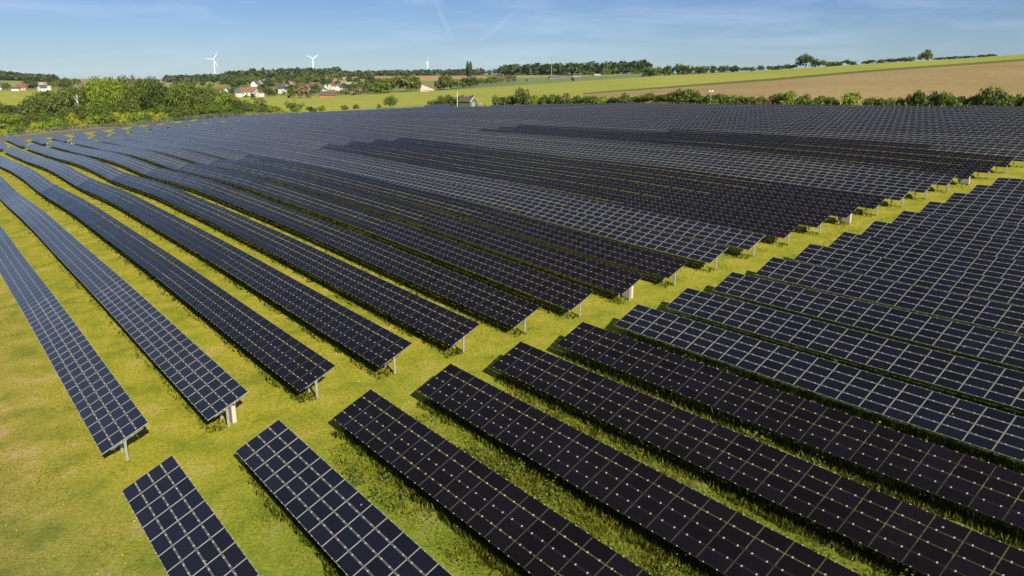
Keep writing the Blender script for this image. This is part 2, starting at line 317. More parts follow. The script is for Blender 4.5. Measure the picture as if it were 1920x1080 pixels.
# ------------------------------------------------------------------ solar rows
def box_t(c, d):
    b = MB().box(c, d); return np.array(b.V), np.array(b.F)
def template(kind, far):
    """module centred on the origin of its own plane: x along the row, y up the slope"""
    V, Fc, mi = [], [], []
    def q(P, m):
        n = len(V); V.extend(P); Fc.append((n, n+1, n+2, n+3)); mi.append(m)
    def bx(c, d, m):
        b = MB().box(c, d); n = len(V); V.extend(b.V); Fc.extend([tuple(n+i for i in f) for f in b.F]); mi.extend([m]*6)
    hx, hy = (.605, .298) if kind == 'A' else (.603, .296)
    fw = .012 if kind == 'A' else .006
    if far: fw = .020 if kind == 'A' else .008
    ix, iy = hx - fw, hy - fw
    if far:
        q([(-ix,-iy,0),(ix,-iy,0),(ix,iy,0),(-ix,iy,0)], 0)
        if fw:
            q([(-hx,-hy,0),(hx,-hy,0),(ix,-iy,0),(-ix,-iy,0)], 1); q([(hx,-hy,0),(hx,hy,0),(ix,iy,0),(ix,-iy,0)], 1)
            q([(hx,hy,0),(-hx,hy,0),(-ix,iy,0),(ix,iy,0)], 1); q([(-hx,hy,0),(-hx,-hy,0),(-ix,-iy,0),(-ix,iy,0)], 1)
        for sx in (-.31, .31):
            for sy in (-1, 1):
                y0, y1 = sorted((sy*(hy-.018), sy*.314)); q([(sx-.024,y0,.012),(sx+.024,y0,.012),(sx+.024,y1,.012),(sx-.024,y1,.012)], 2)
    else:
        bx((0,0,-.012), (2*ix,2*iy,.024), 0)
        if fw:
            for s in (-1, 1):
                bx((0, s*(hy-fw/2), -.014), (2*hx, fw, .034), 1); bx((s*(hx-fw/2), 0, -.014), (fw, 2*iy, .034), 1)
        for sx in (-.31, .31):
            for sy in (-1, 1):
                bx((sx, sy*(hy-.018+.314)/2,   .004), (.048, .314-hy+.018, .026), 2)
    return np.array(V, float), Fc, mi
TPL = {(k, f): template(k, f) for k in 'AB' for f in (0, 1)}
MODMESH = {}
for k in 'AB':
    V, Fc, mi = TPL[k, 0]
    MODMESH[k] = mesh('solar_module', V, Fc, [M['glass_blue' if k == 'A' else 'glass_black'], M['alu' if k == 'A' else 'edge'], M['clip']], mi)
rvec = np.array([RX, RY, 0.]); nvec = np.array([NX, NY, 0.]); zvec = np.array([0, 0, 1.])
def frames(us_, k):
    """origins and axes of the table plane at positions us_ of row k"""
    v = V0 + PITCH*k; vm = v + CW/2
    z = Z(us_, np.full_like(us_, vm)); dz = (Z(us_+1.5, np.full_like(us_, vm)) - Z(us_-1.5, np.full_like(us_, vm))) / 3
    O = us_[:, None]*rvec + v*nvec + (z + H0)[:, None]*zvec
    eu = rvec[None] + dz[:, None]*zvec; eu /= np.linalg.norm(eu, axis=1)[:, None]
    et = nvec*math.cos(TILT) + zvec*math.sin(TILT)
    et = et[None] - (eu @ et)[:, None]*eu; et /= np.linalg.norm(et, axis=1)[:, None]
    return O, -eu, et, np.cross(-eu, et)
def proj_np(P):
    dz = P[..., 2] - H; d = P[..., 1]*CT - dz*ST; d = np.where(d < .5, .5, d)
    return np.stack([960 + F*P[..., 0]/d, 540 - F*(P[..., 1]*ST + dz*CT)/d], -1)
POST = MB().box((0, 0, .47), (.07, .13, 1.42)).box((0, .05, 1.15), (.10, .10, .12)).mesh('post', M['steel'])
RAFT = MB().box((0, 0, 0), (.06, 1.75, .10)).mesh('rafter', M['steel'])
n_mod = 0
def build_row(k, u_list, kinds, label, cat, group, end_u, sgn, name='solar_table'):
    """u_list: module column centres; kinds: 'A' framed or 'B' frameless per column; end_u: the end at the aisle"""
    global n_mod
    u_list = np.asarray(u_list, float); n = len(u_list); v = V0 + PITCH*k
    x, y = uv2xy(end_u, v + CW/2); root = Vector((x, y, Z1(end_u, v + CW/2)))
    r = empty(name, root, label=label, cat=cat, group=group); ro = np.array(root)
    O, ex, ey, ez = frames(u_list, k)
    jit = rng.normal(0, .0028, (n, 4, 2))
    cent, X, Y_, Zx, kd = [], [], [], [], []
    for j in range(4):
        c = O + ey*(MV*(j+.5)); zz = ez + ex*jit[:, j, :1] + ey*jit[:, j, 1:]; zz /= np.linalg.norm(zz, axis=1)[:, None]
        yy = ey - (np.sum(ey*zz, 1))[:, None]*zz; yy /= np.linalg.norm(yy, axis=1)[:, None]
        cent.append(c); X.append(np.cross(yy, zz)); Y_.append(yy); Zx.append(zz); kd.append(kinds)
    C = np.concatenate(cent); X = np.concatenate(X); Y_ = np.concatenate(Y_); Zx = np.concatenate(Zx); kd = np.concatenate(kd)
    cor = [proj_np(C + X*sx*.6 + Y_*sy*.296) for sx, sy in ((-1,-1),(1,-1),(1,1),(-1,1))]
    area = .5*abs(sum(cor[i][:, 0]*cor[(i+1) % 4][:, 1] - cor[(i+1) % 4][:, 0]*cor[i][:, 1] for i in range(4)))*(1024/1920)**2
    pc = proj_np(C); vis = (pc[:, 0] > -15) & (pc[:, 0] < 1935) & (pc[:, 1] < 1095) & (C[:, 1] > 3)
    area = np.where(vis, area, 0)
    order = np.argsort(-area)[:100]; solo = [i for i in order if area[i] > 26]
    mask = np.ones(len(C), bool); mask[solo] = False
    for i in sorted(solo):
        o = bpy.data.objects.new('solar_module', MODMESH[kd[i]]); o.parent = r
        o.matrix_local = Matrix(((X[i,0],Y_[i,0],Zx[i,0],C[i,0]-ro[0]),(X[i,1],Y_[i,1],Zx[i,1],C[i,1]-ro[1]),(X[i,2],Y_[i,2],Zx[i,2],C[i,2]-ro[2]),(0,0,0,1)))
        COL.objects.link(o); n_mod += 1
    if mask.any():
        Vs, Fs, ms, off = [], [], [], 0
        for kk in 'AB':
            s = np.where(mask & (kd == kk))[0]
            if not len(s): continue
            TV, TF, tm = TPL[kk, 1]; TF = np.array(TF)
            P = C[s][:, None] + TV[None, :, :1]*X[s][:, None] + TV[None, :, 1:2]*Y_[s][:, None] + TV[None, :, 2:]*Zx[s][:, None] - ro
            Fs.append((TF[None] + (np.arange(len(s))*len(TV))[:, None, None] + off).reshape(-1, 4)); Vs.append(P.reshape(-1, 3)); off += len(s)*len(TV)
            tmm = np.array(tm).copy(); tmm[tmm == 0] = 0 if kk == 'A' else 3; tmm[tmm == 1] = 1 if kk == 'A' else 4; ms.append(np.tile(tmm, len(s)))
        link('solar_module', mesh('solar_module', np.concatenate(Vs), np.concatenate(Fs), [M['glass_blue'], M['alu'], M['clip'], M['glass_black'], M['edge']], np.concatenate(ms)), r, kind='stuff')
    # purlins under the modules
    ua, ub = u_list.min() - .55, u_list.max() + .55; ua -= .09 if sgn > 0 else 0; ub += .09 if sgn < 0 else 0
    su = np.linspace(ua, ub, max(2, int((ub-ua)/6)+2)); PO, px_, py_, pz_ = frames(su, k)
    for fr in (.40, .63):
        P = PO + py_*(W*fr) - pz_*.085 - ro; m = len(su); VV_ = []
        for a, b in ((-1,-1),(1,-1),(1,1),(-1,1)): VV_.append(P + py_*.035*a + pz_*.045*b)
        Vp = np.stack(VV_, 1).reshape(-1, 3); Fp = [(4*i+a, 4*i+(a+1) % 4, 4*i+4+(a+1) % 4, 4*i+4+a) for i in range(m-1) for a in range(4)] + [(0,1,2,3), (4*m-1,4*m-2,4*m-3,4*m-4)]
        link('purlin', mesh('purlin', Vp, Fp, [M['steel']]), r)
    # posts and the sloped beams they carry
    e = end_u + sgn*.30; pu = [e, e + sgn*1.15] + list(np.arange(e + sgn*4.3, (ub if sgn > 0 else ua), sgn*3.714))
    pu = np.array([p for p in pu if ua < p < ub]); PO, px_, py_, pz_ = frames(pu, k)
    sv, sf, so = [], [], 0
    for i, u in enumerate(pu):
        foot = PO[i] + nvec*(CW*.5); foot[2] = PO[i][2] - H0
        beam = PO[i] + py_[i]*(W*.515) - pz_[i]*.185
        ps = proj_np(foot + zvec*.5); d = foot[1]
        show = i < 2 and -20 < ps[0] < 1940 and ps[1] < 1100 and np.hypot(foot[0], foot[1]) < 140
        rm = Matrix(((-RX, NX, 0), (-RY, NY, 0), (0, 0, 1)))
        bm_ = Matrix((px_[i], py_[i], pz_[i])).transposed()
        if show:
            o = link('post', POST, r); o.matrix_local = Matrix.Translation(Vector(foot-ro)) @ rm.to_4x4()
            o = link('rafter', RAFT, r); o.matrix_local = Matrix.Translation(Vector(beam-ro)) @ bm_.to_4x4()
        else:
            for me, mt, ps_ in ((POST, rm, foot), (RAFT, bm_, beam)):
                A = np.array(mt); vv = np.array([v_.co for v_ in me.vertices]) @ A.T + (ps_ - ro)
                sv.append(vv); sf.append(np.array([tuple(p.vertices) for p in me.polygons]) + so); so += len(vv)
    if sv: link('post', mesh('post', np.concatenate(sv), np.concatenate(sf), [M['steel']]), r, kind='stuff')
    return r
def cols_from(u0, sgn, n): return u0 + sgn*(np.arange(n) + .5)*MU
def px_of(u, k): 
    v = V0 + PITCH*k + CW/2; x, y = uv2xy(u, v); return project(x, y, Z1(u, v) + 1.3)

def ul(k): return UL
def ur(k): return UR
def uf(k): return 253. - .9*(k-4) if k <= 15 else 243.1
# near block (right of the grass aisle)
NR = 18
for k in range(NR):
    n = 1
    while n < 60:
        u = ur(k) - n*MU; p = px_of(u, k); x, y = uv2xy(u, V0+PITCH*k)
        if p[0] > 2900 or p[1] > 1900 or y < 5: break
        n += 1
    kind = 'A' if k < 2 or k > 5 else 'B'
    look = {'A': 'blue black framed modules', 'B': 'black frameless modules with pale clips'}[kind]
    if k == 0: lab = 'short solar table of blue black framed modules nearest the bottom left grass'
    else: lab = 'near solar table of %s, %s from the left' % (look, nth(k+1))
    build_row(k, cols_from(ur(k), -1, n), np.array([kind]*n), lab, 'solar panels', 'solar tables on the near side of the aisle', ur(k), -1)
# main block
NL = 36
for k in range(NL):
    u0 = ul(k)
    u1 = uf(k)
    if k == 35: u1 = 79.
    if k in (32, 33, 34): u1 = {32: 236., 33: 243., 34: 250.}[k]
    u = cols_from(u0, 1, int((u1-u0)/MU))
    kinds = np.array(['A']*len(u))
    if 2 <= k <= 8 or 11 <= k <= 14 or 18 <= k <= 20: kinds[u < 140] = 'B'
    if k == 21: kinds[(u < 101) & (u > 52)] = 'B'
    look = 'framed blue black' if (kinds == 'A').all() else 'mostly black' if k < 21 else 'framed, partly black'
    if k == 0: lab = 'long solar row of blue black framed modules beside the open grass at left'
    elif k == NL-1: lab = 'shortest solar row at upper right, right in front of the hedge'
    else: lab = 'long %s solar row, %s from the left beyond the grass aisle' % (look, nth(k+1))
    build_row(k, u, kinds, lab, 'solar panels', 'long solar rows beyond the aisle', u0, 1)
# far block behind the second aisle
UF = {3: 252.3, 4: 255}
for k in range(3, 35):
    u0 = uf(k) + 4.7 if k < 32 else {32: 262., 33: 270., 34: 278.}[k]; far_end = 273 if k < 33 else 289
    n = int(({3: 300, 4: 303, 5: 287, 6: 284, 7: 277}.get(k, far_end) - u0)/MU); u = cols_from(u0, 1, n)
    build_row(k, u, np.array(['A']*n), 'short bluish far block solar table, %s from the left' % nth(k-2), 'solar panels', 'short solar tables of the far block', u0, 1)
# ------------------------------------------------------------------ cabinets at row ends
ROT = math.atan2(RY, RX)                                     # local x along the rows
cab = MB().box((.6, 0, .58), (1.15, .22, 1.0)).mesh('cabinet_body', M['cabinet'])
lid = MB().box((.6, 0, 1.095), (1.2, .27, .03)).mesh('lid', M['steel'])
plinth = MB().box((.6, 0, .02), (1.0, .2, .12)).mesh('plinth', M['steel'])
def cabinet(k, u, label):
    v = V0 + PITCH*k + CW*.66; x, y = uv2xy(u, v); r = empty('inverter_cabinet', (x, y, Z1(u, v)), label=label, cat='cabinet', group='cabinets at the row ends')
    r.rotation_euler = (0, 0, ROT)
    for me in (cab, lid, plinth): link(me.name, me, r)
for k, w in ((1, 'second'), (7, 'eighth'), (13, 'fourteenth'), (18, 'nineteenth')):
    cabinet(k, ul(k) + .35, 'pale upright cabinet under the aisle end of the %s long solar row' % w)
for k in range(6, 14):
    cabinet(k, uf(k) + 1.2, 'small pale cabinet in the far cross aisle, behind the %s long solar row' % nth(k+1))

# ------------------------------------------------------------------ fences
M['white'] = mat('white_trim', (.78,.77,.74), .6); M['gable'] = mat('grey_gable_boards', (.17,.16,.17), .7)
M['wire'] = mat('wire_mesh', (.09,.095,.09), .6); nt = M['wire'].node_tree
tr = nt.nodes.new('ShaderNodeBsdfTransparent'); mx = nt.nodes.new('ShaderNodeMixShader'); mx.inputs[0].default_value = .38
nt.links.new(tr.outputs[0], mx.inputs[1]); nt.links.new(nt.nodes['Principled BSDF'].outputs[0], mx.inputs[2]); nt.links.new(mx.outputs[0], nt.nodes['Material Output'].inputs['Surface'])
M['fencepost'] = mat('pale_fence_post', (.27,.27,.25), .6)
def fence(P, label, step=1, pmat='fencepost'):
    base = P[0]; r = empty('mesh_fence', base, label=label, cat='fence')
    V, Fc = [], []
    for p in P: q = p - base; V += [q + Vector((0,0,.05)), q + Vector((0,0,1.75))]
    for i in range(len(P)-1): Fc.append((2*i, 2*i+2, 2*i+3, 2*i+1))
    link('wire_mesh', mesh('wire_mesh', V, Fc, [M['wire']]), r)
    pm = MB().box((0,0,.85), (.09,.09,2.1)).mesh('post', M[pmat])
    for p in P[::step]: link('post', pm, r, p - base)
def uvp(u, v): x, y = uv2xy(u, v); return Vector((x, y, ground(x, y)))
fence([uvp(u, 186.2) for u in np.arange(30, 246, 2.7)], 'long wire mesh fence in front of the hedge behind the last solar row')
fence([uvp(u, 186.2) for u in np.arange(259, 300, 2.7)], 'short wire mesh fence left of the green shed')
fence([uvp(float(np.interp(v, [0, 60, 82, 190], [326, 324, 301, 299])), v) for v in np.arange(14, 184, 3.4)], 'wire mesh fence between the far block and the left tree belt', 1, 'gable')
# gate in the back fence
a, b = uvp(247.2, 186.2), uvp(252.2, 186.2); g = empty('field_gate', a, label='pale metal gate frame in the back fence right of the shed', cat='gate')
m_ = MB()
for p in (a, b): q = p - a; m_.box((q.x, q.y, q.z+1.25), (.16,.16,2.6))
m_.sweep([Vector((0,0,2.45)), b - a + Vector((0,0,2.45))], .08); m_.link('gate_frame', M['fencepost'], g)

# ------------------------------------------------------------------ green shed
M['shedgreen'] = noise_mat('green_shed_wall', [(.075,.125,.075),(.10,.155,.095)], 2, rough=.7)
M['sheddoor'] = mat('pale_green_door', (.24,.37,.21), .6)
M['shingle'] = noise_mat('brown_shingles', [(.085,.065,.055),(.14,.11,.09)], 3, rough=.85)
sp = on_line_v(877, 184.); sp.z += .35
sh = empty('green_shed', sp, label='small green shed with brown gabled roof at the back edge of the solar field', cat='shed')
sh.rotation_euler = (0, 0, R(-34))
# local x: along the ridge to the left of the picture is -x; gable faces +x
L_, B_, hw, hr = 5.6, 4.6, 2.7, 1.5
w = MB(); w.add([(-L_/2,-B_/2,-.9),(L_/2,-B_/2,-.9),(L_/2,B_/2,-.9),(-L_/2,B_/2,-.9),(-L_/2,-B_/2,hw),(L_/2,-B_/2,hw),(L_/2,B_/2,hw),(-L_/2,B_/2,hw)], [(0,1,5,4),(1,2,6,5),(2,3,7,6),(3,0,4,7)]); w.link('wall', M['shedgreen'], sh)
w = MB()
for s in (-1, 1): w.add([(s*(L_/2+.004),-B_/2,hw),(s*(L_/2+.004),B_/2,hw),(s*(L_/2+.004),0,hw+hr)], [(0,1,2)] if s > 0 else [(2,1,0)])
w.link('gable', M['gable'], sh)
w = MB(); o_ = .45
for s in (-1, 1):
    y0, z0 = s*(B_/2+o_), hw - hr*o_/(B_/2)
    for dz in (0,): w.add([(-L_/2-.4,y0,z0),(L_/2+.4,y0,z0),(L_/2+.4,0,hw+hr),(-L_/2-.4,0,hw+hr),(-L_/2-.4,y0,z0+.14),(L_/2+.4,y0,z0+.14),(L_/2+.4,0,hw+hr+.14),(-L_/2-.4,0,hw+hr+.14)], [(0,1,2,3),(4,7,6,5),(0,4,5,1),(1,5,6,2),(3,7,4,0)])
rf = w.link('roof', M['shingle'], sh)
w = MB()
for s in (-1, 1): w.sweep([(L_/2+.46, s*(B_/2+o_), hw - hr*o_/(B_/2)+.02), (L_/2+.46, 0, hw+hr+.05)], .13, 4)
w.link('barge_board', M['white'], rf)
MB().box((L_/2+.03, 0, 1.15), (.06, 2.2, 2.3)).link('door', M['sheddoor'], sh)
MB().sweep([(-L_/2-.2, -B_/2-.6, 0), (-L_/2-.2, -B_/2-.6, 6.2)], .10, 6).link('pole', M['white'], sh)
rb = on_line_v(898, 183.); MB().box((0,0,.6), (1.6,1.0,1.2)).box((0,0,1.24), (1.7,1.1,.08)).link('waste_bin', mat('red_plastic', (.42,.06,.04), .5), None, rb, label='small red bin beside the green shed', cat='bin')
sg = on_line_v(901, 184.5); s_ = empty('notice_board', sg, label='small pale notice board on posts right of the green shed', cat='sign'); s_.rotation_euler = (0,0,R(12))
MB().box((0,0,2.0), (1.1,.06,.8)).link('board', M['fencepost'], s_); MB().box((-.55,.05,1.0), (.1,.1,2.2)).link('post', M['fencepost'], s_); MB().box((.55,.05,1.0), (.1,.1,2.2)).link('post', M['fencepost'], s_)

# ------------------------------------------------------------------ mobile lighting tower behind the last row
lp = on_line_v(1331.5, 187.6); lt = empty('lighting_tower', lp, label='mast with two round lamps on a red and white base at the back fence', cat='lighting tower')
k_ = px_m(lp, 1)
MB().box((0,0,k_*3.5), (k_*10,k_*5,k_*8.5)).box((-k_*2.3,-k_*2.56,k_*4.6), (k_*4.6,.02,k_*5.0), 1).link('base', [M['white'], mat('red_paint', (.50,.14,.09), .5)], lt)
MB().tube((0,0,k_*5), (0,0,k_*29), k_*.75, k_*.6).box((0,0,k_*29.3), (k_*6,k_*.7,k_*.7)).link('mast', M['steel'], lt)
for s in (-1, 1):
    MB().tube((s*k_*2.5,-k_*1.2,k_*30.6), (s*k_*2.5,k_*1.0,k_*31.4), k_*1.9, k_*1.3, 10).link('lamp', M['white'], lt)

# ------------------------------------------------------------------ foliage
M['leaf_mid'] = leaf_mat('mid_green_leaves', [(0.065,0.109,0.017),(0.123,0.181,0.026),(0.189,0.239,0.038)])
M['leaf_bright'] = leaf_mat('bright_green_leaves', [(0.116,0.181,0.014),(0.203,0.275,0.023),(0.275,0.326,0.041)])
M['leaf_yellow'] = leaf_mat('yellow_green_leaves', [(0.189,0.232,0.014),(0.312,0.334,0.026),(0.392,0.377,0.049)])
M['leaf_olive'] = leaf_mat('olive_leaves', [(.070,.100,.018),(.130,.165,.030),(.185,.205,.045)])
M['leaf_dark'] = leaf_mat('dark_green_leaves', [(0.032,0.058,0.014),(0.065,0.102,0.023),(0.109,0.145,0.035)])
M['leaf_brown'] = leaf_mat('brownish_leaves', [(0.123,0.109,0.043),(0.210,0.174,0.070),(0.275,0.217,0.094)])
M['leaf_purple'] = leaf_mat('purple_leaves', [(0.029,0.014,0.029),(0.065,0.029,0.051)])
M['leaf_blue'] = leaf_mat('distant_blue_green_leaves', [(0.043,0.070,0.029),(0.080,0.113,0.041),(0.123,0.152,0.058)])
M['bark'] = noise_mat('grey_brown_bark', [(.10,.075,.05),(.20,.16,.12)], 3); M['birch'] = noise_mat('white_birch_bark', [(.25,.22,.18),(.62,.60,.55),(.70,.68,.62)], 1.5, lo=.3, hi=.55)
def leaves(C, N, size, r):
    """one bent leaf-clump quad per point, its normal leaning to N"""
    n = len(C); N = N + r.normal(0, .55, (n, 3)); N /= np.linalg.norm(N, axis=1)[:, None] + 1e-9
    A = np.cross(N, r.normal(0, 1, (n, 3))); A /= np.linalg.norm(A, axis=1)[:, None] + 1e-9; B = np.cross(N, A)
    s = (size*r.uniform(.55, 1.35, n))[:, None]; t = r.uniform(.5, .9, n)[:, None]
    P = np.stack([C - A*s, C - B*s*t + N*s*.15, C + A*s, C + B*s*t - N*s*.1], 1)
    return P.reshape(-1, 3)
def crown(name, kind, n, size, seed):
    """unit crown: x, y within +-1, z from 0 to 1"""
    r = np.random.default_rng(seed); C, N = [], []
    if kind in ('broad', 'tall', 'bush', 'sparse'):
        nl = {'broad': 15, 'tall': 11, 'bush': 8, 'sparse': 9}[kind]; lob = []
        for i in range(nl):
            z = r.uniform(.12, .88) if kind != 'bush' else r.uniform(.1, .72)
            e = {'broad': (1 - abs(2*z-.85)**2.2*.85), 'tall': .9*(1-abs(2*z-.8)**1.6*.8), 'bush': .85, 'sparse': .75}[kind]
            a = r.uniform(0, 6.283); d = e*r.uniform(.25, .75)
            lob.append((d*math.cos(a), d*math.sin(a), z, r.uniform(.24, .46)*(1.15 if kind == 'bush' else .62 if kind == 'sparse' else 1)))
        lob.append((0, 0, .5, .45 if kind != 'sparse' else .2)); tot = sum(l[3]**2 for l in lob)
        for x, y, z, s in lob:
            m = max(6, int(n*s*s/tot)); d = r.normal(0, 1, (m, 3)); d /= np.linalg.norm(d, axis=1)[:, None]
            d[:, 2] = np.where(d[:, 2] < -.35, -d[:, 2], d[:, 2])
            rad = s*(1 - .45*r.random(m)**2)*(1 + .22*np.sin(5*d[:, 0]+seed)*np.sin(6*d[:, 1]+i)) * r.choice([1, 1, 1, 1.18], m)
            C.append(np.array([x, y, z]) + d*rad[:, None]*np.array([1, 1, .72])); N.append(d + np.array([0, 0, .25]))
    elif kind in ('conifer', 'poplar'):
        z = r.random(n)**(1.25 if kind == 'conifer' else .9); a = r.uniform(0, 6.283, n)
        rad = ((1-z)*.92 + .05)*(.75 + .25*np.sin(z*46)) if kind == 'conifer' else .95*np.sin(np.clip(z*.93+.07, 0, 1)*math.pi)**.55
        rad = rad*(1 - .5*r.random(n)**2); d = np.stack([np.cos(a), np.sin(a), np.full(n, .35)], -1)
        C.append(np.stack([np.cos(a)*rad, np.sin(a)*rad, z], -1)); N.append(d)
    C = np.concatenate(C); N = np.concatenate(N); C[:, 2] = np.clip(C[:, 2], 0, None); top = C[:, 2].max(); C[:, 2] /= top
    C[:, :2] /= np.percentile(np.abs(C[:, :2]), 99.3)
    sz = np.full(len(C), size); P = leaves(C, N, sz, r)
    return mesh(name, P, np.arange(len(P)).reshape(-1, 4), [M['leaf_mid']])
def trunk_mesh(seed, limbs=4, birch=False):
    r = np.random.default_rng(seed); b = MB(); p = Vector((0,0,-.03)); d = Vector((0,0,1)); rad = .045; pts = []
    for i in range(5):
        q = p + Vector((r.normal(0,.02), r.normal(0,.02), .17)); b.tube(p, q, rad, rad*.78, 6); p = q; rad *= .78; pts.append((p.copy(), rad))
    for i in range(limbs):
        s, ra = pts[1 + i % 4]; a = r.uniform(0, 6.28); e = s + Vector((math.cos(a)*.22, math.sin(a)*.22, r.uniform(.12, .26))); b.tube(s, e, ra*.7, ra*.2, 5)
    return b.mesh('trunk', M['birch' if birch else 'bark'])
CR = {}
for kind, n, s in (('broad', 2600, .046), ('tall', 2200, .060), ('sparse', 700, .055)):
    CR[kind] = [crown('crown', kind, n, s, 10 + 7*i) for i in range(3 if kind != 'sparse' else 2)]
CR['bush'] = [crown('bush_foliage', 'bush', 900, .082, 50 + i) for i in range(4)]
for kind, n, s in (('broad', 620, .10), ('bush', 300, .14), ('conifer', 420, .12), ('poplar', 460, .16), ('tall', 520, .12)):
    CR['far_' + kind] = [crown('crown', kind, n, s, 80 + 5*i) for i in range(3)]
TR = [trunk_mesh(i) for i in range(3)]; TRB = trunk_mesh(9, 6, True)
_tw = [0]
def put(me, parent, name, loc, scale, m, rz):
    o = link(name, me, parent, loc); o.scale = scale; o.rotation_euler = (0, 0, rz)
    if m: o.material_slots[0].link = 'OBJECT'; o.material_slots[0].material = M[m]
    return o
def tree(p, w, h, kind, leaf, name='tree', bark=None, low=.12):
    """a tree with its crown w wide, h high in all, standing at p"""
    i = _tw[0]; _tw[0] += 1; r = empty(name, p); ms = CR[kind]; rz = random.uniform(0, 6.28)
    put(ms[i % len(ms)], r, 'crown', (0, 0, h*low), (w/2*random.uniform(.94,1.06), w/2*random.uniform(.94,1.06), h*(1-low)), leaf, rz)
    t = TRB if bark else TR[i % 3]; th = h*(.9 if bark else .72); put(t, r, 'trunk', (0, 0, 0), (min(th, 9)*.9, min(th, 9)*.9, th), None, rz)
    return r
def bush(p, w, h, leaf, kind='bush', name='bush'):
    i = _tw[0]; _tw[0] += 1; ms = CR[kind]
    return put(ms[i % len(ms)], None, name, p - Vector((0,0,.1*h)), (w/2, w/2*random.uniform(.9,1.15), h*1.1), leaf, random.uniform(0, 6.28))
LEAFW = {'leaf_mid': 'mid green', 'leaf_bright': 'bright green', 'leaf_yellow': 'yellow green', 'leaf_olive': 'olive green', 'leaf_dark': 'dark green', 'leaf_brown': 'brownish', 'leaf_purple': 'dark purple', 'leaf_blue': 'dark bluish green'}
def name_all(items, fmt, cat, group):
    """items: (object, leaf); each gets its place in its own kind, counted from the left"""
    by = {}
    for o, lf in items: by.setdefault(lf, []).append(o)
    for lf, os in by.items():
        os.sort(key=lambda o: project(*o.location)[0])
        for i, o in enumerate(os):
            w = 'the only' if len(os) == 1 else nth(i+1) + ' from left among'
            tag(o, fmt % (w, LEAFW[lf]), cat, group)
def by_px(px, Y, top, w): 
    p = at(px, Y); base = project(*p)[1]; k = px_m(p, 1); return p, w*k, max(1.2, (base-top)*k)

# tree belt at the left behind the far block: px, distance, top, width, kind, leaves
belt = [(74,318,178,58,'broad','leaf_olive'),(96,322,173,48,'broad','leaf_mid'),(121,312,169,54,'broad','leaf_olive'),(182,316,151,56,'broad','leaf_bright'),
 (210,322,150,58,'broad','leaf_bright'),(238,318,149,60,'broad','leaf_mid'),(262,330,149,44,'sparse','leaf_brown'),(270,316,152,44,'broad','leaf_olive'),(288,316,150,52,'broad','leaf_mid'),
 (303,311,154,46,'broad','leaf_dark'),(320,318,166,40,'broad','leaf_olive'),(343,313,156,50,'broad','leaf_mid'),(370,317,163,50,'broad','leaf_olive'),(392,312,178,38,'broad','leaf_olive'),
 (427,312,176,42,'broad','leaf_bright'),(449,307,190,36,'broad','leaf_dark'),(20,318,198,52,'broad','leaf_dark'),(46,314,206,36,'tall','leaf_dark'),(-6,306,190,46,'broad','leaf_mid'),
 (18,300,214,50,'broad','leaf_bright'),(60,300,213,44,'broad','leaf_olive'),(90,300,210,46,'broad','leaf_mid'),(128,299,206,44,'broad','leaf_olive'),(160,303,196,46,'broad','leaf_olive'),(200,300,190,50,'broad','leaf_mid'),(248,302,186,48,'broad','leaf_olive'),(300,305,196,38,'broad','leaf_mid'),(348,304,195,44,'broad','leaf_olive'),(408,304,196,34,'broad','leaf_mid'),(330,320,160,40,'broad','leaf_mid'),(357,321,158,46,'broad','leaf_mid'),(386,320,166,44,'broad','leaf_olive'),(412,318,170,44,'broad','leaf_mid'),(436,314,180,36,'broad','leaf_olive'),(225,312,160,56,'broad','leaf_bright'),(145,322,165,44,'broad','leaf_mid'),(280,324,156,50,'broad','leaf_bright'),(380,306,196,40,'broad','leaf_mid'),(325,302,200,40,'broad','leaf_olive'),(440,304,200,34,'broad','leaf_mid')]
items = []
for px, Y, top, w, kd, lf in belt:
    Y += float(np.interp(px, [0, 240, 400], [30, 24, 6]))
    p, wm, hm = by_px(px, Y, top, w); items.append((tree(p, wm*1.18, hm*1.06, kd, lf, 'broadleaf_tree', low=.04), lf))
name_all(items, 'tree of the left belt behind the panels, %s %s ones', 'tree', 'trees of the left belt')
p, wm, hm = by_px(152, 331, 150, 34); tag(tree(p, wm, hm, 'sparse', 'leaf_olive', 'birch_tree', bark=True, low=.4), 'birch with white forked trunk and thin crown in the left tree belt', 'tree')
items = []
for i, px in enumerate(range(-12, 452, 15)):
    lf = ('leaf_yellow','leaf_bright','leaf_yellow','leaf_mid','leaf_bright')[(i*7) % 5]
    p = at(px + random.uniform(-4, 4), near_exit((px-960)/KQ)[0] + random.uniform(1, 8)); k = px_m(p, 1)
    items.append((bush(p, k*random.uniform(20, 34), k*random.uniform(15, 29), lf, name='hedge_bush'), lf))
name_all(items, 'bush at the foot of the left belt, %s %s ones', 'bush', 'bushes of the left belt')
items = []
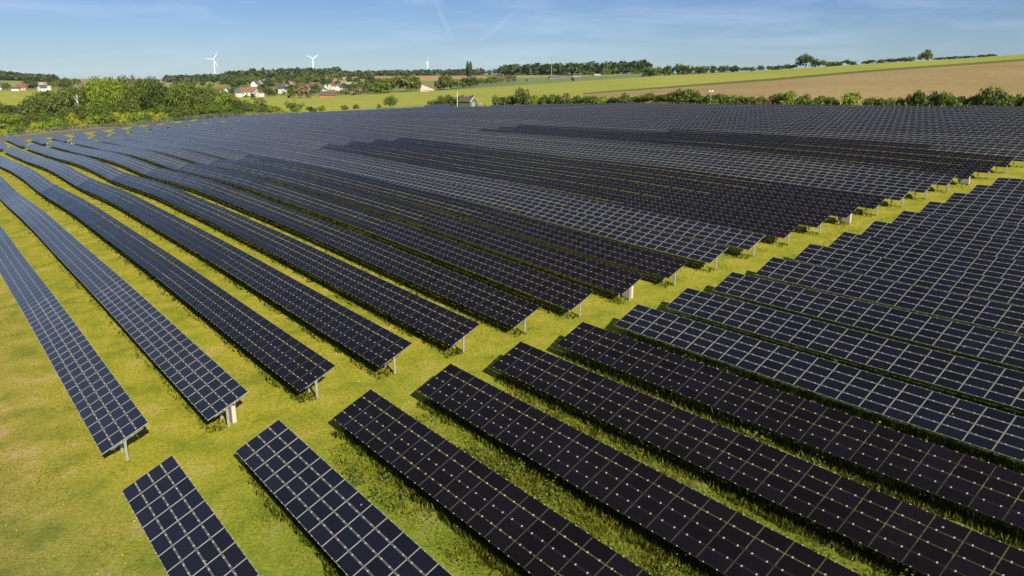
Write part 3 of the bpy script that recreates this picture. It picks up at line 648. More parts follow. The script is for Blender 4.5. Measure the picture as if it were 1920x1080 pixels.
for px, top, w, kd, lf in [(462,192,30,'broad','leaf_olive'),(473,197,24,'broad','leaf_mid'),(496,196,20,'broad','leaf_olive'),(516,200,16,'sparse','leaf_mid'),(551,195,16,'sparse','leaf_olive'),(458,203,22,'bush','leaf_yellow'),(470,206,20,'bush','leaf_bright'),(486,187,24,'sparse','leaf_olive'),(505,199,18,'tall','leaf_bright'),(524,203,14,'tall','leaf_yellow'),(545,191,20,'sparse','leaf_olive'),
   (556,199,14,'tall','leaf_bright'),(567,194,14,'sparse','leaf_mid'),(584,200,17,'bush','leaf_dark'),(604,199,12,'tall','leaf_bright'),(647,198,11,'tall','leaf_mid'),(668,197,10,'tall','leaf_olive'),(711,196,7,'tall','leaf_olive'),(732,182,21,'broad','leaf_mid'),(535,208,14,'bush','leaf_yellow'),(493,208,16,'bush','leaf_yellow'),(514,208,15,'bush','leaf_yellow')]:
    Y = near_exit((px-960)/KQ)[0] + 5; p, wm, hm = by_px(px, Y, top, w); wm *= 1.3; hm *= 1.12
    o = bush(p, wm, hm, lf, name='young_bush') if kd == 'bush' else tree(p, wm, hm, kd, lf, 'young_tree', low=.1 if kd != 'sparse' else .3)
    items.append((o, lf))
name_all(items, 'small tree on the far panel edge, %s %s ones', 'small tree', 'young trees along the far edge')
# hedge behind the back fence
hedge = [(813,187,16,'leaf_mid'),(826,181,18,'leaf_olive'),(838,178,20,'leaf_olive'),(852,181,18,'leaf_dark'),(866,178,18,'leaf_olive'),(884,180,20,'leaf_brown'),
 (931,179,17,'leaf_mid'),(947,180,16,'leaf_dark'),(960,179,15,'leaf_mid'),(978,167,27,'leaf_olive'),(994,176,18,'leaf_olive'),(1006,176,20,'leaf_bright'),(1022,178,18,'leaf_dark'),(1036,178,18,'leaf_mid'),(1048,178,16,'leaf_dark'),
 (1061,173,20,'leaf_brown'),(1082,179,20,'leaf_mid'),(1100,181,20,'leaf_olive'),(1117,180,18,'leaf_mid'),(1132,179,18,'leaf_yellow'),(1150,182,22,'leaf_dark'),(1163,182,18,'leaf_olive'),(1173,174,13,'leaf_mid'),(1188,180,20,'leaf_mid'),(1204,178,20,'leaf_bright'),(1218,175,18,'leaf_mid'),
 (1240,179,22,'leaf_dark'),(1256,172,22,'leaf_olive'),(1274,167,26,'leaf_olive'),(1291,169,26,'leaf_mid'),(1305,171,20,'leaf_mid'),(1318,179,16,'leaf_olive'),(1328,176,16,'leaf_mid'),(1343,178,16,'leaf_dark'),(1358,176,20,'leaf_mid'),(1372,177,16,'leaf_bright'),(1390,180,22,'leaf_mid'),(1408,182,20,'leaf_olive'),(1424,180,20,'leaf_olive'),
 (1448,175,24,'leaf_brown'),(1464,175,20,'leaf_olive'),(1481,172,22,'leaf_bright'),(1505,176,18,'leaf_mid'),(1532,178,22,'leaf_mid'),(1559,182,20,'leaf_olive'),(1597,174,32,'leaf_bright'),(1632,182,20,'leaf_mid'),(1648,182,18,'leaf_olive'),(1668,183,22,'leaf_mid'),(1688,184,16,'leaf_olive'),
 (1712,170,24,'leaf_dark'),(1730,171,24,'leaf_mid'),(1750,171,24,'leaf_dark'),(1768,174,22,'leaf_mid'),(1788,178,22,'leaf_mid'),(1806,178,20,'leaf_dark'),(1826,176,22,'leaf_mid'),(1846,166,30,'leaf_olive'),(1866,165,30,'leaf_dark'),(1888,174,22,'leaf_bright'),(1905,176,22,'leaf_mid'),(1926,173,24,'leaf_dark'),(1950,170,30,'leaf_mid')]
rg = random.Random(21)
hedge += [(rg.uniform(928, 1940), rg.uniform(181, 188), rg.uniform(16, 30), rg.choice(('leaf_mid','leaf_olive','leaf_dark','leaf_mid','leaf_bright'))) for _ in range(52)]
items = []
for px, top, w, lf in hedge:
    p = on_line_v(px, 190.2 + random.uniform(-.6, 1.2)); b_ = project(*p)[1]; k = px_m(p, 1)
    items.append((bush(p, w*k*1.3, max(1.7, (b_-top+.5)*k), lf, name='hedge_bush'), lf))
name_all(items, 'hedge bush behind the back fence, %s %s ones', 'bush', 'hedge behind the back fence')
# ------------------------------------------------------------------ trees farther off: px, base, top, width, kind, leaves
far = [(562,184,159,42,'far_bush','leaf_brown'),(549,184,165,24,'far_bush','leaf_olive'),(690,175,153,28,'far_conifer','leaf_olive'),(703,176,158,30,'far_broad','leaf_mid'),(720,175,148,40,'far_broad','leaf_mid'),
 (668,178,166,22,'far_bush','leaf_brown'),(727,173,145,26,'far_broad','leaf_bright'),(745,173,139,42,'far_broad','leaf_olive'),(765,172,141,44,'far_broad','leaf_mid'),(780,171,146,24,'far_broad','leaf_olive'),
 (822,168,151,16,'far_bush','leaf_olive'),(831,168,141,26,'far_broad','leaf_dark'),(845,168,141,30,'far_broad','leaf_olive'),(858,166,148,20,'far_broad','leaf_olive'),(866,165,148,26,'far_broad','leaf_mid'),(882,164,145,38,'far_broad','leaf_dark'),
 (905,160,146,20,'far_broad','leaf_olive'),(918,158,144,22,'far_broad','leaf_mid'),(930,157,142,20,'far_broad','leaf_brown'),(942,156,140,20,'far_broad','leaf_brown'),(955,155,139,20,'far_broad','leaf_brown'),(963,154,141,12,'far_broad','leaf_olive'),
 (1073,152.5,145,8,'far_bush','leaf_dark'),(988,152,148.5,5,'far_bush','leaf_dark'),(892,161,143,22,'far_broad','leaf_olive'),(850,142,133,12,'far_broad','leaf_blue'),(860,142,133,14,'far_broad','leaf_blue'),(868,142,131,8,'far_broad','leaf_blue'),
 (877,146,118,6.5,'far_poplar','leaf_dark'),(882.5,146,118,6.5,'far_poplar','leaf_dark'),(889,142,132,9,'far_broad','leaf_blue'),(903,142,131,14,'far_broad','leaf_blue'),(917,141,131,12,'far_broad','leaf_blue'),(930,140,129,16,'far_broad','leaf_blue'),(973,141,136,9,'far_broad','leaf_olive'),
 (1097,141,133,16,'far_broad','leaf_olive'),(1110,142,134,12,'far_broad','leaf_mid'),(1131,141,133,14,'far_broad','leaf_olive'),(1142,140,131,14,'far_broad','leaf_mid'),(1190,139,131,18,'far_broad','leaf_olive'),(1207,139,126,14,'far_broad','leaf_mid')]
fitems = []
def far_tree(px, base, top, w, kd, lf, y0=300, nm=None):
    p = hit(px, base, y0); k = px_m(p, 1); h = max(1.5, (project(*p)[1] - top)*k)
    if kd == 'far_bush': return bush(p, w*k, h, lf, 'far_bush', nm or 'shrub')
    return tree(p, w*k, h, kd, lf, nm or {'far_conifer': 'conifer_tree', 'far_poplar': 'poplar_tree'}.get(kd, 'broadleaf_tree'), low=.08)
for t in far: fitems.append((far_tree(*t), t[5]))
name_all(fitems, 'distant tree beyond the green crop, %s %s ones', 'tree', 'trees beyond the green crop')
# trees on the crest at the right
items = []
for px, top, w, lf in [(1212,128,18,'leaf_dark'),(1228,126,16,'leaf_mid'),(1238,125,14,'leaf_mid'),(1250,123,13,'leaf_dark'),(1256,123,12,'leaf_mid'),(1270,120.5,14,'leaf_blue'),(1278,120,12,'leaf_mid'),(1287,122,13,'leaf_dark'),(1296,124,11,'leaf_dark'),(1306,124,13,'leaf_mid'),(1316,123.5,12,'leaf_dark'),(1324,124,10,'leaf_mid'),
   (1337,123,13,'leaf_dark'),(1352,123,16,'leaf_dark'),(1365,122.5,11,'leaf_mid'),(1373,124,11,'leaf_dark'),(1381,122.5,13,'leaf_dark'),(1396,125,13,'leaf_mid'),(1409,125.5,11,'leaf_dark'),(1427,122.5,12,'leaf_dark'),(1442,124.5,14,'leaf_mid'),(1456,123.5,14,'leaf_dark'),
   (1472,120.5,18,'leaf_olive'),(1487,122,14,'leaf_mid'),(1510,102.5,38,'leaf_dark'),(1528,110,14,'leaf_blue'),(1546,113,22,'leaf_olive'),(1558,117,14,'leaf_olive'),(1569,115,16,'leaf_mid'),(1590,112.5,20,'leaf_dark'),(1600,117,10,'leaf_mid'),(1621,115,11,'leaf_dark'),(1635,113,14,'leaf_dark'),(1652,112,14,'leaf_dark'),(1668,109.5,13,'leaf_dark'),(1682,110,12,'leaf_dark'),
   (1693,107.5,14,'leaf_dark'),(1708,106,14,'leaf_mid'),(1727,98,10,'leaf_olive'),(1740,92,19,'leaf_olive'),(1756,109,10,'leaf_blue'),(1768,108,14,'leaf_dark'),(1784,106,16,'leaf_dark'),(1802,106,14,'leaf_dark'),(1820,105,16,'leaf_dark'),(1842,103,18,'leaf_dark'),(1862,102,14,'leaf_dark')]:
    Y4 = np.interp((px-960)/KQ, _q, _sY[:, 3]); p = at(px, Y4 + 8); k = px_m(p, 1); b_ = project(*p)[1]; h = max(1.6, (b_-top)*k)
    lone = abs(px-1510) < 3 or abs(px-1740) < 3
    o = tree(p, w*k*1.06, h*1.04, 'bush', lf, 'crest_tree', low=.0) if lone else tree(p, w*k*1.4, h, 'far_broad', lf, 'crest_tree', low=.0) if h > 3.2 else bush(p, w*k*1.5, h*1.1, lf, 'far_bush', 'crest_bush')
    items.append((o, lf))
big = [o for o, lf in items if abs(project(*o.location)[0]-1510) < 3][0]; duo = [o for o, lf in items if abs(project(*o.location)[0]-1740) < 3][0]
items = [(o, lf) for o, lf in items if o not in (big, duo)]
tag(big, 'big round dark tree, largest on the right crest of the green field', 'tree', 'trees along the crest')
tag(duo, 'tall olive green tree standing out alone far right on the crest', 'tree', 'trees along the crest')
name_all(items, 'tree on the right field crest, %s %s ones', 'tree', 'trees along the crest')

# ------------------------------------------------------------------ far woods: masses no one could count
def wood(name, label, samples, leaf, hm, wm, n=34):
    r = np.random.default_rng(len(label)); P = []
    for p in samples:
        h = hm*r.uniform(.7, 1.2); w = wm*r.uniform(.8, 1.3); d = r.normal(0, 1, (n, 3)); d /= np.linalg.norm(d, axis=1)[:, None]; d[:, 2] = np.abs(d[:, 2])
        C = np.array(p) + d*np.array([w/2, w/2, h*.75])*r.uniform(.7, 1.05, (n, 1)) + np.array([0, 0, h*.22]); P.append(leaves(C, d + np.array([0,0,.3]), np.full(n, wm*.2), r))
    P = np.concatenate(P); link(name, mesh(name, P, np.arange(len(P)).reshape(-1, 4), [M[leaf]]), label=label, cat='wood', kind='stuff')
def zone(x0, x1, f0, f1, n, seed):                       # scatter between two distances (functions of px)
    r = random.Random(seed); out = []
    for _ in range(n):
        px = r.uniform(x0, x1); Y = f0(px) + (f1(px)-f0(px))*r.random(); out.append(at(px, Y))
    return out
lin = lambda *k: (lambda x: float(np.interp(x, [a for a, b in k], [b for a, b in k])))
wood('far_wood', 'wooded hill on the left horizon', zone(-60, 104, lin((-60,1750),(104,1950)), lin((-60,2450),(70,2300),(104,2000)), 420, 1), 'leaf_blue', 15, 20)
wood('far_wood', 'dark wood on the horizon under the left wind turbine', zone(313, 470, lin((313,1950),(470,1850)), lin((313,2300),(470,2500)), 210, 2), 'leaf_blue', 15, 20)
wood('far_wood', 'wood on the rise behind the village roofs', zone(425, 640, lin((425,1750),(640,1850)), lin((425,2300),(640,2200)), 270, 3), 'leaf_blue', 22, 22)
wood('far_wood', 'low wood on the horizon above the orange field', zone(600, 905, lin((600,2450),(905,2300)), lin((600,2900),(905,2700)), 250, 4), 'leaf_blue', 15, 24)
wood('far_wood', 'long wood on the horizon behind the farm', zone(940, 1215, lin((940,1560),(1215,1250)), lin((940,1900),(1215,1600)), 420, 5), 'leaf_dark', 19, 17)
# ------------------------------------------------------------------ village
W_ = {'white': mat('white_render', (.66,.65,.62), .8), 'cream': mat('cream_render', (.52,.46,.34), .8), 'pink': mat('pinkish_render', (.44,.34,.28), .8), 'grey': mat('grey_render', (.20,.20,.19), .8), 'orange': mat('orange_boards', (.45,.20,.07), .8), 'yellow': mat('yellow_render', (.65,.52,.24), .8)}
RO = {'red': noise_mat('red_roof_tiles', [(.19,.075,.05),(.26,.11,.075)], .5), 'brown': noise_mat('brown_roof_tiles', [(.11,.065,.055),(.17,.11,.09)], .5), 'slate': noise_mat('slate_roof', [(.07,.075,.09),(.13,.135,.15)], .5), 'pale': noise_mat('pale_sheet_roof', [(.40,.35,.29),(.48,.42,.36)], .5), 'orange': noise_mat('orange_roof_tiles', [(.24,.115,.07),(.31,.165,.105)], .5)}
M['pane'] = mat('dark_window_pane', (.03,.035,.045), .15)
def house(px, base, w, hwall, hroof, yaw, wall, roof, label, cat='house', dep=.9, wins=0, name='village_house', y0=300, chim=True):
    """w, hwall, hroof in photo pixels; ridge along local x; yaw 0 shows the eaves side, 90 the gable"""
    p = hit(px, base, y0); k = px_m(p, 1); r = empty(name, p, label=label, cat=cat); r.rotation_euler = (0, 0, R(yaw))
    L, B, hw, hr = w*k, w*k*dep, hwall*k, hroof*k
    b = MB(); V = [(-L/2,-B/2,-1),(L/2,-B/2,-1),(L/2,B/2,-1),(-L/2,B/2,-1),(-L/2,-B/2,hw),(L/2,-B/2,hw),(L/2,B/2,hw),(-L/2,B/2,hw),(-L/2,0,hw+hr),(L/2,0,hw+hr)]
    b.add(V, [(0,1,5,4),(2,3,7,6),(1,2,6,9,5),(3,0,4,8,7)]); b.link('wall', W_[wall], r)
    b = MB(); o = .06*B
    for s in (-1, 1):
        y0_, z0 = s*(B/2+o), hw - hr*o/(B/2); q = [(-L/2-o,y0_,z0+.1),(L/2+o,y0_,z0+.1),(L/2+o,0,hw+hr+.1),(-L/2-o,0,hw+hr+.1)]
        b.add(q + [(x, y, z+.3) for x, y, z in q], [(0,1,2,3),(4,7,6,5),(0,4,5,1),(1,5,6,2),(3,7,4,0)])
    rf = b.link('roof', RO[roof], r)
    if chim: MB().box((L*.2, B*.08, hw+hr), (.9,.9,1.8)).link('chimney', RO['brown'], rf)
    for i in range(wins):
        x = -L/2 + L*(i+.75)/(wins+.5); MB().box((x, -B/2-.03, hw*.55), (L*.09, .08, hw*.36)).link('window', M['pane'], r)
    for s in (-1, 1): MB().box((L/2+.03, s*B*.2, hw*.55), (.08, B*.13, hw*.36)).link('window', M['pane'], r)
    return r
Hs = [
 (30,170.5,12,4,3,20,'white','brown','low white house with brown roof left of the purple tree'),(42,169.5,15,5,6,15,'cream','red','house with red brown roof just left of the dark purple tree at left'),
 (80,171.5,12,6,5,60,'white','slate','white house with large dark roof right of the purple tree at left'),(93,169,6,4,3,20,'white','pale','tiny white house right of the big dark roofed one at left'),(80,158.5,10,1.6,1.6,0,'white','pale','pale low building in the trees on the left hill'),(0,168.5,6,4,4,20,'white','slate','white house cut by the left photo edge'),
 (366,184,10,6,5,75,'white','slate','white gabled house half hidden behind the left tree belt'),(352,182,9,5,4,20,'white','brown','low white house behind the left tree belt, leftmost of the village'),(407,182,17,6.5,7,-12,'cream','red','cream house with red roof above the left tree belt'),(426,173,8,3,4,80,'white','brown','small white gable house above the cream red roofed house'),
 (447,182.5,12,8,5,25,'cream','slate','cream house with slate roof at the left end of the crop'),(469,180,26,8,6.5,-8,'white','orange','long house with bright orange red roof in the village'),(488,181.5,11,7,4,60,'white','brown','white house with flat brown roof right of the orange roof'),
 (479,163,13,5,5.5,80,'white','slate','white gabled house on the slope, left of a pair'),(490,158,9,4,4,70,'white','slate','white gabled house on the slope, upper right of a pair'),(489,163,7,3,2,10,'yellow','brown','small yellow house below the white pair'),
 (540,160.5,14,3,5,-20,'cream','orange','orange roofed house in the middle of the village'),(550,161,10,3,4,75,'cream','red','red roofed gabled house beside the round brown tree'),(530,168,17,4,6,-20,'white','slate','house with wide blue grey roof in the village'),(528,175,12,4,3,20,'white','pale','low white house under the wide blue grey roof'),
 (539,176,6,5,3,70,'white','slate','narrow white house at the crop edge left of the round tree'),(567,163,10,2.5,3,0,'white','brown','low white house right above the round brown tree'),(580,170,16,6,6,70,'white','brown','big white gabled house right of the round brown tree'),(598,167,9,4,3,20,'grey','slate','grey house in the trees above the dark barn'),(612,168,6,5,5,80,'white','slate','narrow white gable in the village right part'),
 (623,168,12,6,5,62,'white','red','white gabled house with red roof in the village right part'),(636,171,12,6,5,75,'white','slate','bright white gabled house at the right end of the village'),(656,163,28,4,4,-12,'white','pale','long pale building at the right end of the village'),
 (612,150,22,5,3,5,'pink','orange','long pinkish building on the ridge left of the orange field'),(600,152,12,3,2,10,'cream','pale','low cream building on the ridge'),(645,149,14,2,1.5,0,'pink','pale','low pinkish shed on the edge of the orange field'),(552,145,6,2,2,10,'white','slate','tiny white house among trees on the ridge'),
 (889,154,7,6,5,70,'white','brown','white house in the trees right of the two poplars'),(1272,136,12,2.5,2,0,'pink','red','low red roofed building on the crest between trees')]
for t in Hs: house(*t[:8], label=t[8], wins=3 if t[2] >= 15 else 0)
hr_ = house(616, 182, 30, 3, 6.5, -4, 'orange', 'brown', 'wide dark roofed barn with orange walls at the crop edge', 'barn', dep=.5, name='barn', chim=False)
bp = hit(801, 171.5); k = px_m(bp, 1); bn = empty('barn', bp, label='pale barn with one huge sloping roof at the edge of the green crop', cat='barn'); bn.rotation_euler = (0, 0, R(-6))
MB().add([(-12*k,-4*k,-1),(13*k,-4*k,-1),(13*k,4*k,-1),(-12*k,4*k,-1),(-12*k,-4*k,1.2*k),(13*k,-4*k,1.0*k),(13*k,4*k,2*k),(-12*k,4*k,11*k)], [(0,1,5,4),(1,2,6,5),(2,3,7,6),(3,0,4,7)]).link('wall', W_['cream'], bn)
MB().add([(-12.6*k,-4.6*k,1.3*k),(13.6*k,-4.6*k,1.2*k),(13.6*k,4.3*k,2.6*k),(-10.8*k,4.3*k,11.8*k),(-12.6*k,-4.6*k,1.7*k),(13.6*k,-4.6*k,1.6*k),(13.6*k,4.3*k,3.0*k),(-10.8*k,4.3*k,12.2*k)], [(0,3,2,1),(4,5,6,7),(0,1,5,4),(1,2,6,5),(2,3,7,6),(3,0,4,7)]).link('roof', RO['pale'], bn)
house(1060, 145.5, 26, 2.2, 1.6, 0, 'grey', 'brown', 'long low farm building by the mast', 'farm building', dep=.3, name='farm_building', chim=False)
house(1082, 144, 14, 2.0, 2, 0, 'pink', 'brown', 'pinkish farm shed right of the long low farm building', 'farm building', dep=.5, name='farm_building', chim=False)
house(1038, 148, 18, 2.2, 1.8, 10, 'grey', 'slate', 'small dark roofed shed at the foot of the mast', 'farm building', dep=.5, name='farm_building', chim=False)
house(1120, 143, 11, 1.4, 2.0, 0, 'grey', 'pale', 'white roofed house in front of the long horizon wood', 'house', dep=.6, name='farm_building', chim=False)
house(1241, 141.5, 32, 1.2, 1.4, 0, 'grey', 'pale', 'long flat dark shelter with pale roof at the field crest', 'shelter', dep=.35, name='field_shelter', chim=False)
rh = random.Random(8); hs_ = []
for px, base in ((462,170),(497,169),(508,174),(519,163),(559,166),(571,172),(588,162),(606,171),(634,158),(648,173),(664,176),(678,170),(515,151),(500,153),(630,177)):
    hs_.append((house(px, base, rh.uniform(7, 11), rh.uniform(2.6, 3.6), rh.uniform(2.6, 4), rh.choice((-20, 15, 60, 75)), rh.choice(('white','cream','grey')), rh.choice(('brown','slate','brown','red')), '', dep=rh.uniform(.8, 1)), 'leaf_mid'))
hs_.sort(key=lambda a: project(*a[0].location)[0])
for i, (o, _) in enumerate(hs_): o['label'] = 'small muted house among the village trees, %s from left of the small plain ones' % nth(i+1); o['group'] = 'small village houses'
items = []
r_ = random.Random(5)
rv = random.Random(12)
vil = [(395,166,12),(414,176,10),(436,178,14),(462,184,8),(474,184,9),(440,168,14),(455,163,16),(498,172,16),(505,181,16),(514,180,12),(520,174,10),(533,178,8),(508,165,14),(518,160,12),(500,160,10),(550,170,12),(562,158,12),(575,160,10),(590,172,14),(600,174,12),(608,162,14),(586,178,10),(605,156,14),(618,158,12),(632,160,10),(645,168,14),(655,172,16),(665,170,18),(676,168,16),(640,178,10),(650,179,12),(590,152,14),(575,150,12),(560,152,12),(545,150,10),(525,155,12),(512,156,10),(485,148,14),(470,150,14),(455,153,16),(440,158,16),(420,160,14),(400,158,14),(380,162,12),(360,168,14),(345,172,14),(378,176,12),(420,182,12),(685,172,14),(580,147,12),(620,153,10),(638,152,10),(656,153,12),(670,158,14),(690,160,12),(710,160,14),
       (8,168,16),(58,168,10),(66,166,14),(55,160,20),(100,166,16),(110,164,14),(118,166,16),(128,160,12),(140,158,12),(148,157,10),(15,165,10),(95,158,16),(105,156,12),(120,157,12),(134,166,14),(380,157.5,10),(331,158,8),(350,156,8),(366,160,10)]
vil += [(rv.uniform(425, 705), rv.uniform(150, 163), rv.uniform(10, 16)) for _ in range(34)] + [(rv.uniform(455, 600), rv.uniform(164, 177), rv.uniform(8, 13)) for _ in range(14)]
for px, base, w in vil:
    lf = r_.choice(['leaf_mid','leaf_dark','leaf_mid','leaf_dark','leaf_olive','leaf_blue'] if not (50 < px < 60 and base == 168) else ['leaf_purple'])
    items.append((far_tree(px, base, base - w*r_.uniform(.8, 1.1), w*1.25, 'far_broad', lf), lf))
name_all(items, 'round tree among the houses, %s %s ones', 'tree', 'village trees')
items = []
for px, base, top, w in [(533,152,131.5,9),(544,152,136,10),(518,152,138,9),(557,152,139,8)]: items.append((far_tree(px, base, top, w, 'far_conifer', 'leaf_dark'), 'leaf_dark'))
name_all(items, 'tall conifer above village roofs, %s %s ones', 'tree', 'village conifers')

# ------------------------------------------------------------------ wind turbines and mast
M['turb'] = mat('white_turbine_paint', (.82,.82,.82), .5)
def turbine(px, hub_py, Y, Rb, yaw, phase, label, w_=1.):
    p = at(px, Y); hz = z_of(hub_py, Y); h = hz - p.z
    x = (px - 960)/F*(Y*CT - (hz-H)*ST); p = Vector((x, Y, p.z - 1)); h += 1
    r = empty('wind_turbine', p, label=label, cat='wind turbine', group='wind turbines on the horizon'); r.rotation_euler = (0, 0, R(yaw))
    MB().tube((0,0,0), (0,0,h-1), w_*2.4, w_*1.4, 12).link('tower', M['turb'], r)
    MB().box((0, 2.0, h+.8), (4.2, 11, 4.4)).link('nacelle', M['turb'], r)
    MB().tube((0,-3.4,h+.8), (0,-6.4,h+.8), 2.1, .7, 10).link('hub', M['turb'], r)
    for i in range(3):
        a = R(phase + 120*i); d = Vector((math.sin(a), 0, math.cos(a))); e = Vector((math.cos(a), 0, -math.sin(a))); c = Vector((0, -5, h+.8)); b = MB(); V = []
        for s, ch, th in ((.03, 1.4*w_, 1.5), (.14, 2.8*w_, 1.6), (.5, 2.0*w_, 1.2), (.86, 1.2*w_, .7), (1, .5, .3)):
            o = c + d*(Rb*s); n_ = Vector((0, 1, 0)); V += [o - e*ch*.35, o - n_*th/2 + e*ch*.1, o + e*ch*.65, o + n_*th/2 + e*ch*.1]
        Fc = [(4*i_+j, 4*i_+(j+1) % 4, 4*i_+4+(j+1) % 4, 4*i_+4+j) for i_ in range(4) for j in range(4)] + [(0,3,2,1), (16,17,18,19)]
        b.add(V, Fc).link('blade', M['turb'], r)
turbine(400.5, 111.5, 4200, 46, 12, 33, 'white wind turbine on the left horizon, its three blades spread, leftmost of three', 1.25)
turbine(585.8, 110.5, 4200, 42, 40, 55, 'white wind turbine above the village with two blades raised like a V, middle one', 1.5)
turbine(801.2, 117.5, 4300, 36, 79, 2, 'white wind turbine turned almost edge on, rightmost of the three', 2.2)
mp = hit(1034, 142.5); k = px_m(mp, 1); ms = empty('radio_mast', mp, label='thin grey radio mast above the farm and the horizon wood', cat='mast')
MB().tube((0,0,0), (0,0,33*k), k*.7, k*.5, 6).link('mast_pole', M['steel'], ms); MB().box((0,0,29*k), (k*1.7,k*1.7,k*8)).link('antenna', mat('grey_antenna', (.25,.27,.30), .6), ms)

# ------------------------------------------------------------------ grass blades, weeds and flowers in the near meadow
def ground_np(px, py):
    b = (540-py)/F; d = np.stack([(px-960)/F, CT + b*ST, -ST + b*CT], -1); t = np.full(len(px), 40.)
    for _ in range(14):
        x, y = d[:, 0]*t, d[:, 1]*t; u = x*RX + y*RY; v = x*NX + y*NY; e = H + d[:, 2]*t - Z(u, v); t = t + e/(-(d[:, 2] - .055*(d[:, 0]*NX + d[:, 1]*NY)))
        t = np.clip(t, 5, 400)
    return d[:, 0]*t, d[:, 1]*t, t
r = np.random.default_rng(5)
n = 420000; px = r.uniform(-160, 2080, n); py = 330 + 900*r.random(n)**.9
x, y, t = ground_np(px, py); u = x*RX + y*RY; v = x*NX + y*NY
frac = np.mod((v - V0)/PITCH, 1.0); table = (frac < CW/PITCH*.92) & (frac > .1) & (v > V0) & ~((u > UR-.2) & (u < UL+.2))
keep = (t < 170) & (u > -30) & (u < 290) & (~table | (r.random(n) < .25)); x, y, t, u, v, frac, table = [a[keep] for a in (x, y, t, u, v, frac, table)]; n = len(x)
lush = np.where((u < 34) & (v > 14), 3.0, .9)*np.where((table | (frac > .78)) & (v > V0+4) & (u < 34), 1.7, 1.)
clump = .55 + .45*np.sin(x*.9 + 2*np.sin(y*.37))*np.sin(y*1.1 + 1.7*np.sin(x*.31)) + .5*np.clip(np.sin(x*.21+1)*np.sin(y*.17+2), 0, 1)
z = Z(u, v); h = np.clip(clump, .3, 1.6)*r.uniform(.02, .065, n)*lush*np.clip(t/45, .8, 1.8); wd = np.clip(t*.0006, .008, .07)*r.uniform(.7, 1.4, n)
a = r.uniform(0, 6.283, n); l = r.uniform(0, 6.283, n); ln = h*r.uniform(.2, 1.1, n)
P = np.stack([np.stack([x - np.cos(a)*wd, y - np.sin(a)*wd, z - .02], -1), np.stack([x + np.cos(a)*wd, y + np.sin(a)*wd, z - .02], -1), np.stack([x + np.cos(l)*ln, y + np.sin(l)*ln, z + h], -1)], 1)
M['blade'] = leaf_mat('grass_blades', [(.160,.215,.010),(.275,.290,.016),(.365,.335,.028),(.450,.365,.080)], .25)
gme = mesh('grass', P.reshape(-1, 3), np.arange(3*n).reshape(-1, 3), [M['blade']], None, True)
nv_ = np.tile([0., 0, 1], (len(gme.vertices), 1)) + r.normal(0, .22, (len(gme.vertices), 3)); gme.normals_split_custom_set_from_vertices(nv_/np.linalg.norm(nv_, axis=1)[:, None])
link('grass', gme, label='green and straw coloured meadow grass between the solar rows', cat='grass', kind='stuff')
# unmown grass standing up along and under the low edges of the tables
n = 520000; px = r.uniform(-160, 2080, n); py = 290 + 930*r.random(n)**1.0
x, y, t = ground_np(px, py); u = x*RX + y*RY; v = x*NX + y*NY; kk = np.round((v - .35 - V0)/PITCH); dv = v - V0 - kk*PITCH
ok = (t < 190) & (dv > -.35) & (dv < 1.15) & (kk >= 1) & (u < 244) & ~((u > UR - .1) & (u < UL + .15)) & ((u > UL) | (kk < NR))
edge = np.sin(u*.8 + kk*1.9) + .6*np.sin(u*2.3 + kk) + .4*np.sin(u*5.1)
ok &= (dv > -.05 - .13*edge); x, y, t, u, v, dv = [a[ok] for a in (x, y, t, u, v, dv)]; n = len(x)
z = Z(u, v); h = r.uniform(.10, .36, n)*np.where(u < UR, 1.2, .85)*np.where(v < V0 + PITCH*1.6, .6, 1); wd = np.clip(t*.0007, .010, .08)*r.uniform(.7, 1.4, n)
a = r.uniform(0, 6.283, n); l = r.uniform(0, 6.283, n); ln = h*r.uniform(.1, .7, n)
P = np.stack([np.stack([x - np.cos(a)*wd, y - np.sin(a)*wd, z - .02], -1), np.stack([x + np.cos(a)*wd, y + np.sin(a)*wd, z - .02], -1), np.stack([x + np.cos(l)*ln, y + np.sin(l)*ln, z + h], -1)], 1)
M['tall_blade'] = leaf_mat('tall_grass_blades', [(.060,.095,.006),(.120,.160,.010),(.210,.225,.016),(.340,.310,.040)], .2)
tme = mesh('tall_grass', P.reshape(-1, 3), np.arange(3*n).reshape(-1, 3), [M['tall_blade']], None, True)
nv_ = np.tile([0., 0, 1], (len(tme.vertices), 1)) + r.normal(0, .35, (len(tme.vertices), 3)); tme.normals_split_custom_set_from_vertices(nv_/np.linalg.norm(nv_, axis=1)[:, None])
link('tall_grass', tme, label='taller unmown grass along the low edges of the solar tables', cat='grass', kind='stuff')
print('tall', n)
# leafy weeds along the low edges of the near tables
C = []
for k in range(2, 10):
    for _ in range(26 if k < 7 else 14):
        uu = r.uniform(4 + k*.8, 32); vv = V0 + PITCH*k - r.uniform(.2, 1.5)
        if math.sin(uu*.55 + k*2.1) < -.1: continue
        m = int(r.uniform(50, 110)); rad = r.uniform(.25, .7); c = r.normal(0, rad*.5, (m, 3)); c[:, 2] = np.abs(c[:, 2])*1.0; X_, Y_ = uv2xy(uu, vv); C.append(c + np.array([X_, Y_, Z1(uu, vv) + .08]))
C = np.concatenate(C); P = leaves(C, np.tile([0, 0, .9], (len(C), 1)), np.full(len(C), .06), r)
link('weeds', mesh('weeds', P, np.arange(len(P)).reshape(-1, 4), [leaf_mat('pale_weed_leaves', [(.09,.14,.014),(.17,.215,.03),(.26,.28,.06)], .35)]), label='leafy pale green weeds along the low edges of the near tables', cat='weeds', kind='stuff')
n = 900; px = r.uniform(-60, 1500, n); py = r.uniform(560, 1150, n); x, y, t = ground_np(px, py); u = x*RX + y*RY; v = x*NX + y*NY
